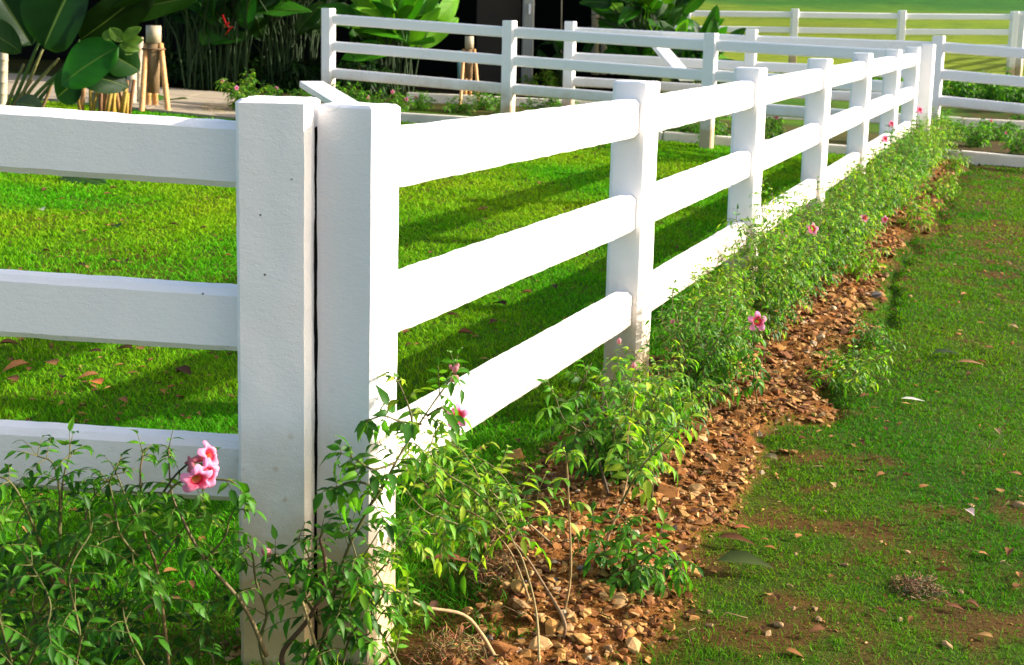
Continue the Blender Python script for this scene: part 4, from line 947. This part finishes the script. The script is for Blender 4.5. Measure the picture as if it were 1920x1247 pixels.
# dry tussock
def tuft(px,py,r,n,col,label,cat='dry grass'):
    p=g0(px,py); T=Tubes()
    for i in range(n):
        a=rnd.uniform(0,6.28); q=r*math.sqrt(rnd.random()); o=Vector((q*math.cos(a),q*math.sin(a),.0)); d=Vector((rnd.gauss(0,1),rnd.gauss(0,1),rnd.uniform(-.1,.8))).normalized()*r*rnd.uniform(.3,.7)
        h=Vector((0,0,r*.55*(1-(q/r)**2)*rnd.random())); c=[z*rnd.uniform(.5,1.3) for z in col]
        T.add([o+h,o+h+d*.5+rv(r*.08),o+h+d+Vector((0,0,-r*.15))],[.0011,.0006],c,3)
    o=T.build('dry_tussock',M['stem']); o.location=p; tag(o,label,cat)
tuft(1714,1108,.06,260,(.32,.20,.09),'clump of dry brown roots on the right hand lawn')
tuft(940,1078,.07,300,(.42,.24,.09),'tangled tuft of tan roots on the gravel near the corner')
tuft(850,1232,.08,260,(.45,.28,.10),'mat of dry tan grass at the bottom edge by the corner post')
tuft(440,205,.18,200,(.5,.36,.12),'dry yellow grass clump behind the first corner post')
tuft(400,212,.2,200,(.5,.38,.14),'dry straw clump at the end of the concrete path')
# fallen leaves
def fleaf(px,py,L,W,col,label,group=None,yaw=None,curl=.5,tilt=.2,mat='dry'):
    p=g0(px,py); LB=Leaves(); a=rnd.uniform(0,6.28) if yaw is None else yaw
    LB.add((-L/2*math.cos(a),-L/2*math.sin(a),.006),(math.cos(a),math.sin(a),tilt),(0,-.1,1),L,W,curl,rnd.uniform(.2,.7),col)
    o=LB.build('fallen_leaf',M[mat]); o.location=(p.x,p.y,p.z+.016); tag(o,label,'leaf',group)
fleaf(1398,1075,.15,.07,(.05,.075,.02),'large dark olive leaf lying at the gravel edge',yaw=-.35,curl=.5,tilt=.3)
fleaf(1382,1028,.11,.035,(.10,.045,.02),'curled brown leaf just above the large olive leaf',yaw=-.3)
fleaf(1393,1004,.05,.02,(.32,.10,.05),'reddish leaf scrap at the gravel edge',yaw=.1)
fleaf(1440,872,.06,.04,(.22,.19,.10),'greyish leaf at the foot of the gravel slope')
fleaf(1712,760,.09,.024,(.75,.72,.68),'white flat leaf shining on the right hand lawn',yaw=-.3,curl=.1,tilt=.03)
fleaf(1818,974,.045,.03,(.75,.58,.58),'fallen pale pink petal on the right hand lawn',mat='petal')
fleaf(850,1062,.16,.035,(.20,.08,.04),'long brown curled leaf in the grass right of the corner post',yaw=.15,tilt=.1)
fleaf(812,1155,.07,.02,(.12,.06,.04),'dark leaf beside the arching shoot in the grass')
fleaf(1778,672,.14,.05,(.03,.05,.02),'dark green leaf on the lawn at the right',yaw=.05)
fleaf(1822,690,.12,.035,(.26,.14,.07),'tan dead leaf behind the dark green leaf on the right lawn',yaw=-.2)
fleaf(76,400,.08,.05,(.75,.72,.55),'creamy white leaf on the lawn under the top left rail')
fleaf(178,727,.09,.05,(.55,.17,.05),'bright orange-brown leaf on the lawn inside the left fence')
fleaf(215,431,.11,.07,(.02,.05,.015),'round dark green leaf on the sunny lawn inside the left fence')
for (px,py,L) in ((30,700,.14),(20,722,.10),(165,717,.10),(118,717,.07),(262,662,.09),(232,664,.09),(175,670,.08),(345,706,.13),(330,655,.08),(232,762,.07),(205,300+70,.09),(165,402,.07),(85,362,.11),(327,428,.07),(270,422,.07),(295,395-10,.06),(212,497,.08),(236,498,.07),(150,505,.09),(445,517,.06),(425,487,.06),(380,434,.06),(330,460,.05),(400,450,.06),(215,358,.08),(935,578,.11),(985,557,.08),(925,612,.09),(875,635,.1),(860,492,.09),(905,395,.10),(1012,348,.09),(765,632,.10),(810,480,.08),(1040,545,.09),(905,400,.09),(1080,300,.08),(1270,470,.07),(20,655,.1),(95,690,.12),(850,600,.07),(960,470,.1)):
    fleaf(px,py,L*.85,L*.42,lcc([(.10,.045,.02),(.06,.03,.015),(.16,.07,.03),(.28,.13,.05)]),'small brown fallen leaf on the fenced lawn','brown leaves on the fenced lawn')
for (px,py,L) in ((1620,752,.09),(1564,642,.08),(1480,915,.06),(1650,903,.07),(1563,922,.06),(1530,1200,.08),(1870,820,.08),(1900,900,.08),(1850,660,.09),(1690,540,.09),(1740,480,.09),(1800,450,.09),(1880,440,.09),(1890,500,.1),(1810,560,.1),(1720,430,.09),(1760,590,.07),(1900,620,.1),(1640,590,.07),(1870,560,.09),(1560,830,.05),(1660,815,.06),(1890,1050,.08),(1420,860,.05)):
    fleaf(px,py,L*.62,L*.30,lcc([(.12,.05,.02),(.20,.09,.04),(.34,.18,.08),(.45,.30,.16)]),'small dead leaf on the open right hand lawn','dead leaves on the right hand lawn')
LB=Leaves()
for (px,py) in [(rnd.uniform(880,1330),rnd.uniform(815,1100)) for _ in range(90)]+[(rnd.uniform(0,440),rnd.uniform(900,1240)) for _ in range(70)]+[(rnd.uniform(1050,1700),rnd.uniform(500,900)) for _ in range(110)]+[(rnd.uniform(0,440),rnd.uniform(335,800)) for _ in range(260)]+[(rnd.uniform(750,1140),rnd.uniform(300,800)) for _ in range(110)]+[(rnd.uniform(1400,1919),rnd.uniform(340,1240)) for _ in range(70)]:
    p=g0(px,py); a=rnd.uniform(0,6.28); L=rnd.uniform(.015,.05)
    LB.add((p.x,p.y,p.z+.012),(math.cos(a),math.sin(a),rnd.uniform(-.1,.4)),(0,0,1),L,L*rnd.uniform(.3,.6),rnd.uniform(.1,.9),rnd.uniform(.1,.8),lcc([(.30,.15,.05),(.20,.09,.03),(.34,.20,.07),(.10,.045,.02),(.14,.06,.03)]))
o=LB.build('leaf_litter',M['dry']); tag(o,'dry leaf scraps strewn under the shrubs','leaf litter',kind='stuff')
T=Tubes()
for i in range(85):
    if i<65: x,y=xy(rnd.uniform(-.05,.45),rnd.uniform(-.3,4))
    else: p=g0(rnd.uniform(1300,1900),rnd.uniform(700,1240)); x,y=p.x,p.y
    z=G(x,y)+.012; a=rnd.uniform(0,6.28); L=rnd.uniform(.03,.13); T.add([(x,y,z),(x+L*.5*math.cos(a),y+L*.5*math.sin(a),z+rnd.uniform(0,.02)),(x+L*math.cos(a+.3),y+L*math.sin(a+.3),z)],[.0012,.0006],(.22,.13,.06),4)
o=T.build('twig_litter',M['stem']); tag(o,'thin dry twigs scattered over gravel and lawn','twigs',kind='stuff')

# ------------------------------------------------------------------ light
TR=(-2.27*CT-1.2*ST, 2.27*ST-1.2*CT, -1.0)
sd=Vector(TR).normalized()
sun=bpy.data.lights.new('sun','SUN'); sun.energy=4.2; sun.angle=R_(.55); sun.color=(1,.93,.82)
so=bpy.data.objects.new('sun',sun); C.objects.link(so); so.rotation_euler=sd.to_track_quat('-Z','Y').to_euler(); so.location=(20,5,15)
w=bpy.data.worlds.new('World'); sc.world=w; w.use_nodes=True; nt=w.node_tree
bg=nt.nodes['Background']; sky=nt.nodes.new('ShaderNodeTexSky'); sky.sky_type='NISHITA'; sky.sun_disc=False
sky.dust_density=3.5; sky.ozone_density=.8; sky.air_density=1.0; sky.sun_elevation=math.asin(-sd.z); sky.sun_rotation=math.atan2(-sd.x,-sd.y)
nt.links.new(sky.outputs[0],bg.inputs[0]); bg.inputs[1].default_value=.125
sc.view_settings.view_transform='Standard'; sc.view_settings.look='None'; sc.view_settings.exposure=1.4; sc.view_settings.gamma=1
sc.cycles.max_bounces=6; sc.cycles.transparent_max_bounces=4; sc.cycles.use_denoising=True
